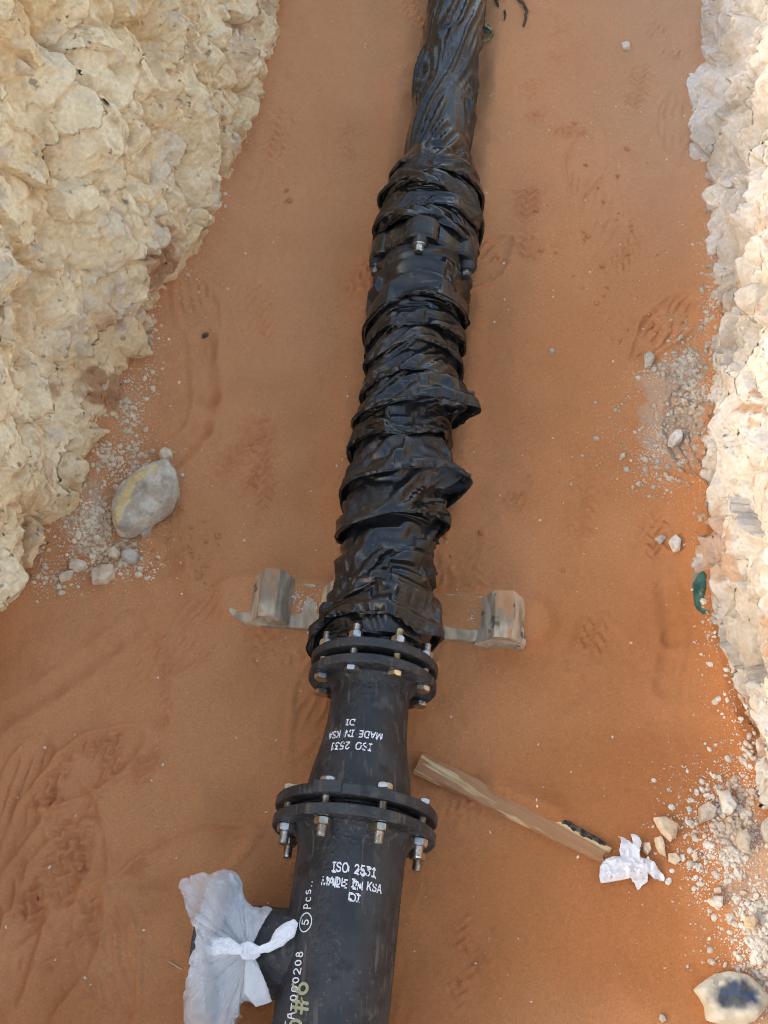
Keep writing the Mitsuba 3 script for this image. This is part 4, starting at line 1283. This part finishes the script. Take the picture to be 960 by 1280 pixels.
# ------------------------------------------------------------------ plank with torn paper
plank = thing('wooden_plank', 'broken wooden plank with dark bark edge, half buried in the sand right of the reducer', 'plank')
p0, p1 = P(523, 953, .012), P(757, 1069, .012)
pd = (p1 - p0) / np.linalg.norm(p1 - p0); pn = np.cross([0, 0, 1], pd)
Lp = np.linalg.norm(p1 - p0)
n = 90
u = np.linspace(0, 1, n)
hw_ = .0245 - .004 * u
jag = .003 * fb(np.column_stack([u * 20, u * 0, u * 0]), 1.0, 3, 3)
zc = .010 + .004 * np.sin(u * 3) - .004 * u
rows = []
for b, zz in [(-1, -.011), (-1, .009), (-.93, .0115), (-.4, .0125), (.3, .0125), (.9, .0115), (1, .0085), (1, -.011)]:
    lo_ = p0 + pd * (u * Lp)[:, None] + pn * (hw_ * b + (jag if b > .5 else jag * .3))[:, None]
    lo_[:, 2] = zc + zz + .0012 * fb(np.column_stack([u * 40, u * 0 + b * 9, u * 0]), 1., 2, 8)
    rows.append(lo_)
g = np.transpose(np.array(rows), (1, 0, 2))
# ends: one sawn, one broken off
g[-1] += pd * (.018 * (rng.random(8) - .5))[:, None]
m = grid_mesh(g, wrap_u=True)
v = np.array(m.vertices); f = np.array(m.faces)
caps = [[i, i + 1, 0] for i in range(1, 7)] + [[8 * (n - 1) + i + 1, 8 * (n - 1) + i, 8 * (n - 1)] for i in range(1, 7)]
put('board', trimesh.Trimesh(v, np.vstack([f, caps]), process=False), 'mat_wood', plank, smooth=30)
u = np.linspace(0, 1, 80)
rows = []
for k, (b, zz) in enumerate([(-.008, -.006), (-.007, .006), (-.001, .0095), (.006, .007), (.008, -.004)]):
    lo_ = p0 + pd * ((.56 + .42 * u) * Lp)[:, None] + pn * (.0225 - .003 * u + b * (.35 + .9 * np.sin(np.pi * u) ** .5) + .006 * fb(np.column_stack([u * 30, u * 0 + k, u * 0]), 1, 3, 5))[:, None]
    lo_[:, 2] = .016 + zz * (.4 + .8 * u) + .008 * fb(np.column_stack([u * 34, u * 0 + k, u * 0]), 1, 3, 6) - .004 * u
    rows.append(lo_)
put('bark_edge', grid_mesh(np.transpose(np.array(rows), (1, 0, 2)), wrap_u=True), 'mat_bark', plank, smooth=False)

paper = thing('torn_paper', 'crumpled torn white paper lying on the lower end of the plank', 'paper')
zp = .030
put('crumpled_sheet', crumple([(750, 1082), (757, 1074), (768, 1070), (785, 1071), (797, 1070), (808, 1074), (813, 1079), (811, 1089), (806, 1094), (796, 1096), (783, 1099), (768, 1101), (751, 1104), (749, 1094)], zp, .013, 31, nr=30, na=130, scale=.010), 'mat_paper', paper, smooth=25)
for i, (pts, wd) in enumerate([([(791, 1080, .036), (785, 1066, .040), (780, 1054, .036), (774, 1041, .022)], [.019, .016, .010, .002]),
                               ([(792, 1080, .034), (794, 1066, .042), (795, 1052, .036), (792, 1044, .026)], [.015, .014, .009, .004]),
                               ([(803, 1080, .034), (812, 1085, .032), (822, 1095, .022), (831, 1103, .010)], [.020, .014, .010, .003]), ([(795, 1088, .030), (799, 1098, .022), (803, 1107, .010)], [.022, .020, .014])]):
    put('torn_strip', sheet_solid(ribbon([P(*a) for a in pts], wd, 500 + i, n=26, m=11, crum=.009)), 'mat_paper', paper, smooth=True)

# ------------------------------------------------------------------ half-buried board with faceted blocks
bd = thing('block_board', 'weathered grey board with raised faceted blocks, half buried across the trench under the pipe', 'board')
e0, e1 = P(284, 778, .014), P(657, 806, .014)
ed = (e1 - e0) / np.linalg.norm(e1 - e0); en = np.cross([0, 0, 1], ed)
n = 120
u = np.linspace(0, 1, n)
Lb = np.linalg.norm(e1 - e0)
front = .0035 * fb(np.column_stack([u * 14, u * 0, u * 0]), 1, 3, 2) + .03 * np.exp(-u / .035)
rows = []
for b, zz in [(0, -.016), (0, .001), (.003, .003), (.05, .003), (.118, .003), (.120, -.016)]:
    lo_ = e0 + ed * (u * Lb)[:, None] + en * (b + (front if b < .02 else 0 * front))[:, None]
    lo_[:, 2] = .012 + zz + .004 * fb(np.column_stack([u * 8, u * 0, u * 0]), 1, 2, 4)
    rows.append(lo_)
g = np.transpose(np.array(rows), (1, 0, 2))
m = grid_mesh(g, wrap_u=True)
caps = [[i, i + 1, 0] for i in range(1, 5)] + [[6 * (n - 1) + i + 1, 6 * (n - 1) + i, 6 * (n - 1)] for i in range(1, 5)]
put('base_plate', trimesh.Trimesh(np.array(m.vertices), np.vstack([m.faces, caps]), process=False), 'mat_board', bd, smooth=30)


def block(cx, cy, hw, hl, hz, seed):
    c = P(cx, cy, .012)
    secs = []
    nl = 15
    for k in range(nl):
        t = k / (nl - 1)                       # 0 near end, 1 far end
        fl_ = 1 + .22 * (1 - t) ** 2.2         # flares towards the near end
        zz = hz * (1 - .10 * (1 - t))
        sec = [(-hw * fl_, -.012), (-hw * fl_ * .97, .004), (-hw * .80, zz * .35), (-hw * .44, zz * .97), (-hw * .40, zz), (hw * .36, zz), (hw * .41, zz * .97), (hw * .80 * (1 + .03 * (1 - t)), zz * .42), (hw * .97, .004), (hw, -.012)]
        o = c + en * (t - .5) * 2 * hl
        secs.append([o + ed * a + np.array([0, 0, b]) for a, b in sec])
    g = np.array(secs)
    q = g.reshape(-1, 3)
    g = (q + .004 * np.stack([fb(q, .04, 2, seed + k) for k in range(3)], -1)).reshape(g.shape)
    # hollow near end: the mouth dips in
    m = grid_mesh(g)
    v, f = np.array(m.vertices), np.array(m.faces)
    near_c = v[:10].mean(0) + en * .012; far_c = v[-10:].mean(0)
    v2 = np.vstack([v, [near_c, far_c]])
    a, b = len(v), len(v) + 1
    f2 = [[i + 1, i, a] for i in range(9)] + [[9 * 0 + 0, 9, a]] + [[len(v) - 10 + i, len(v) - 10 + i + 1, b] for i in range(9)]
    m = trimesh.Trimesh(v2, np.vstack([f, f2]), process=False)
    return m


for cx, cy, hw, hl, hz, sd in [(340, 752, .050, .062, .058, 1), (628, 779, .055, .060, .060, 2), (428, 765, .055, .060, .056, 3)]:
    put('block', block(cx, cy, hw, hl, hz, sd), 'mat_board', bd, smooth=28)
q = np.vstack([blob_pos(372, 752, 5, 9, 70, 600), blob_pos(395, 755, 9, 9, 60, 601), blob_pos(588, 774, 3, 4, 12, 602)])
sz = .0014 + .003 * np.random.default_rng(5).random(len(q)) ** 2
q[:, 2] = np.maximum(fh(q[:, 0], q[:, 1]), .0155) + sz * .3
tag(put('crumbs', scatter(CHIP, q, sz, 41), 'mat_stone_white', bd, smooth=False), 'white crumbs on the board', kind='stuff')

# ------------------------------------------------------------------ small things
cl = crumple([(866, 705), (874, 700), (884, 720), (888, 750), (886, 778), (876, 776), (868, 758), (865, 730)], .035, .022, 44, nr=20, na=80, scale=.03)
put('green_cloth', cl, 'mat_green_cloth', smooth=True)
tag('green_cloth', 'dusty scrap of dark green cloth wedged under the right rock face', 'cloth')
lf = thing('plant_sprig', 'green sprig with a dark leaf beside the plastic sleeve at the top', 'plant')
put('leaf', sheet_solid(ribbon([P(602, 27, .03), P(611, 33, .035), P(618, 41, .02)], [.004, .006, .002], 701, crum=.002)), 'mat_leaf', lf, smooth=True)
put('leaf', sheet_solid(ribbon([P(601, 35, .022), P(608, 38, .024), P(616, 42, .018)], [.012, .016, .003], 702, crum=.003)), 'mat_leaf_dark', lf, smooth=True)
put('leaf', sheet_solid(ribbon([P(617, 42, .02), P(612, 48, .018), P(602, 54, .014)], [.002, .005, .004], 703, crum=.002)), 'mat_leaf', lf, smooth=True)


def tube(pts, r0, r1, n=24, k=8, seed=0, wob=.002):
    p = np.array(pts, float)
    t = np.linspace(0, 1, len(p)); u = np.linspace(0, 1, n)
    c = np.column_stack([np.interp(u, t, p[:, i]) for i in range(3)])
    c = gaussian_filter(c, (1.2, 0), mode='nearest') + wob * np.column_stack([fb(np.column_stack([u * 9, u * 0 + i, u * 0]), 1, 2, seed) for i in range(3)])
    d = np.gradient(c, axis=0); d /= np.linalg.norm(d, axis=1, keepdims=True)
    a = np.cross(d, [0, 0, 1]); a /= np.linalg.norm(a, axis=1, keepdims=True)
    b = np.cross(a, d)
    ph = np.linspace(0, 2 * np.pi, k, endpoint=False)
    r_ = np.interp(u, [0, 1], [r0, r1])
    g = c[:, None] + r_[:, None, None] * (np.cos(ph)[None, :, None] * a[:, None] + np.sin(ph)[None, :, None] * b[:, None])
    m = grid_mesh(g, wrap_u=True)
    v = np.vstack([m.vertices, c[:1], c[-1:]])
    f = [[(i + 1) % k, i, n * k] for i in range(k)] + [[(n - 1) * k + i, (n - 1) * k + (i + 1) % k, n * k + 1] for i in range(k)]
    return trimesh.Trimesh(v, np.vstack([m.faces, f]), process=False)


def zf(px, py, dz):
    c = P(px, py)
    c = P(px, py, float(fh(c[0], c[1])) + dz)
    return c


tag(put('dry_twig', tube([zf(645, -6, .006), zf(655, 5, .010), zf(659, 12, .008), zf(657, 22, .007), zf(654, 33, .003)], .006, .004, wob=.008), 'mat_twig'), 'long curved dark twig lying on the sand at the top edge', 'twig')
tag(put('dry_twig', tube([zf(620, -4, .004), zf(622, 4, .006), zf(623, 9, .002)], .007, .002), 'mat_twig'), 'short thick dark twig nearest the sprig at the top edge', 'twig')
tag(put('dry_twig', tube([zf(631, 13, .003), zf(632, 20, .004), zf(630, 26, .002)], .004, .002), 'mat_twig'), 'small dark twig lying between two longer ones at the top', 'twig')
tag(put('straw', tube([zf(211, 1202, .003), zf(228, 1212, .003)], .0016, .0012, wob=.0005), 'mat_straw'), 'pale straw lying on the sand left of the plastic bag', 'straw')
tag(put('pebble', scatter([BASE_STONES[2]], on_floor(np.array([P(257, 421)]), np.array([.009]), .3), [.011], 3), 'mat_twig', smooth=40), 'small dark pebble at the head of the drag mark on the left', 'pebble')
tag(put('pebble', scatter([BASE_STONES[4]], on_floor(np.array([P(362, 254)]), np.array([.009]), .1), [.012], 4), 'mat_clod', smooth=40), 'red-brown lump of sand alone on the upper left floor', 'pebble')
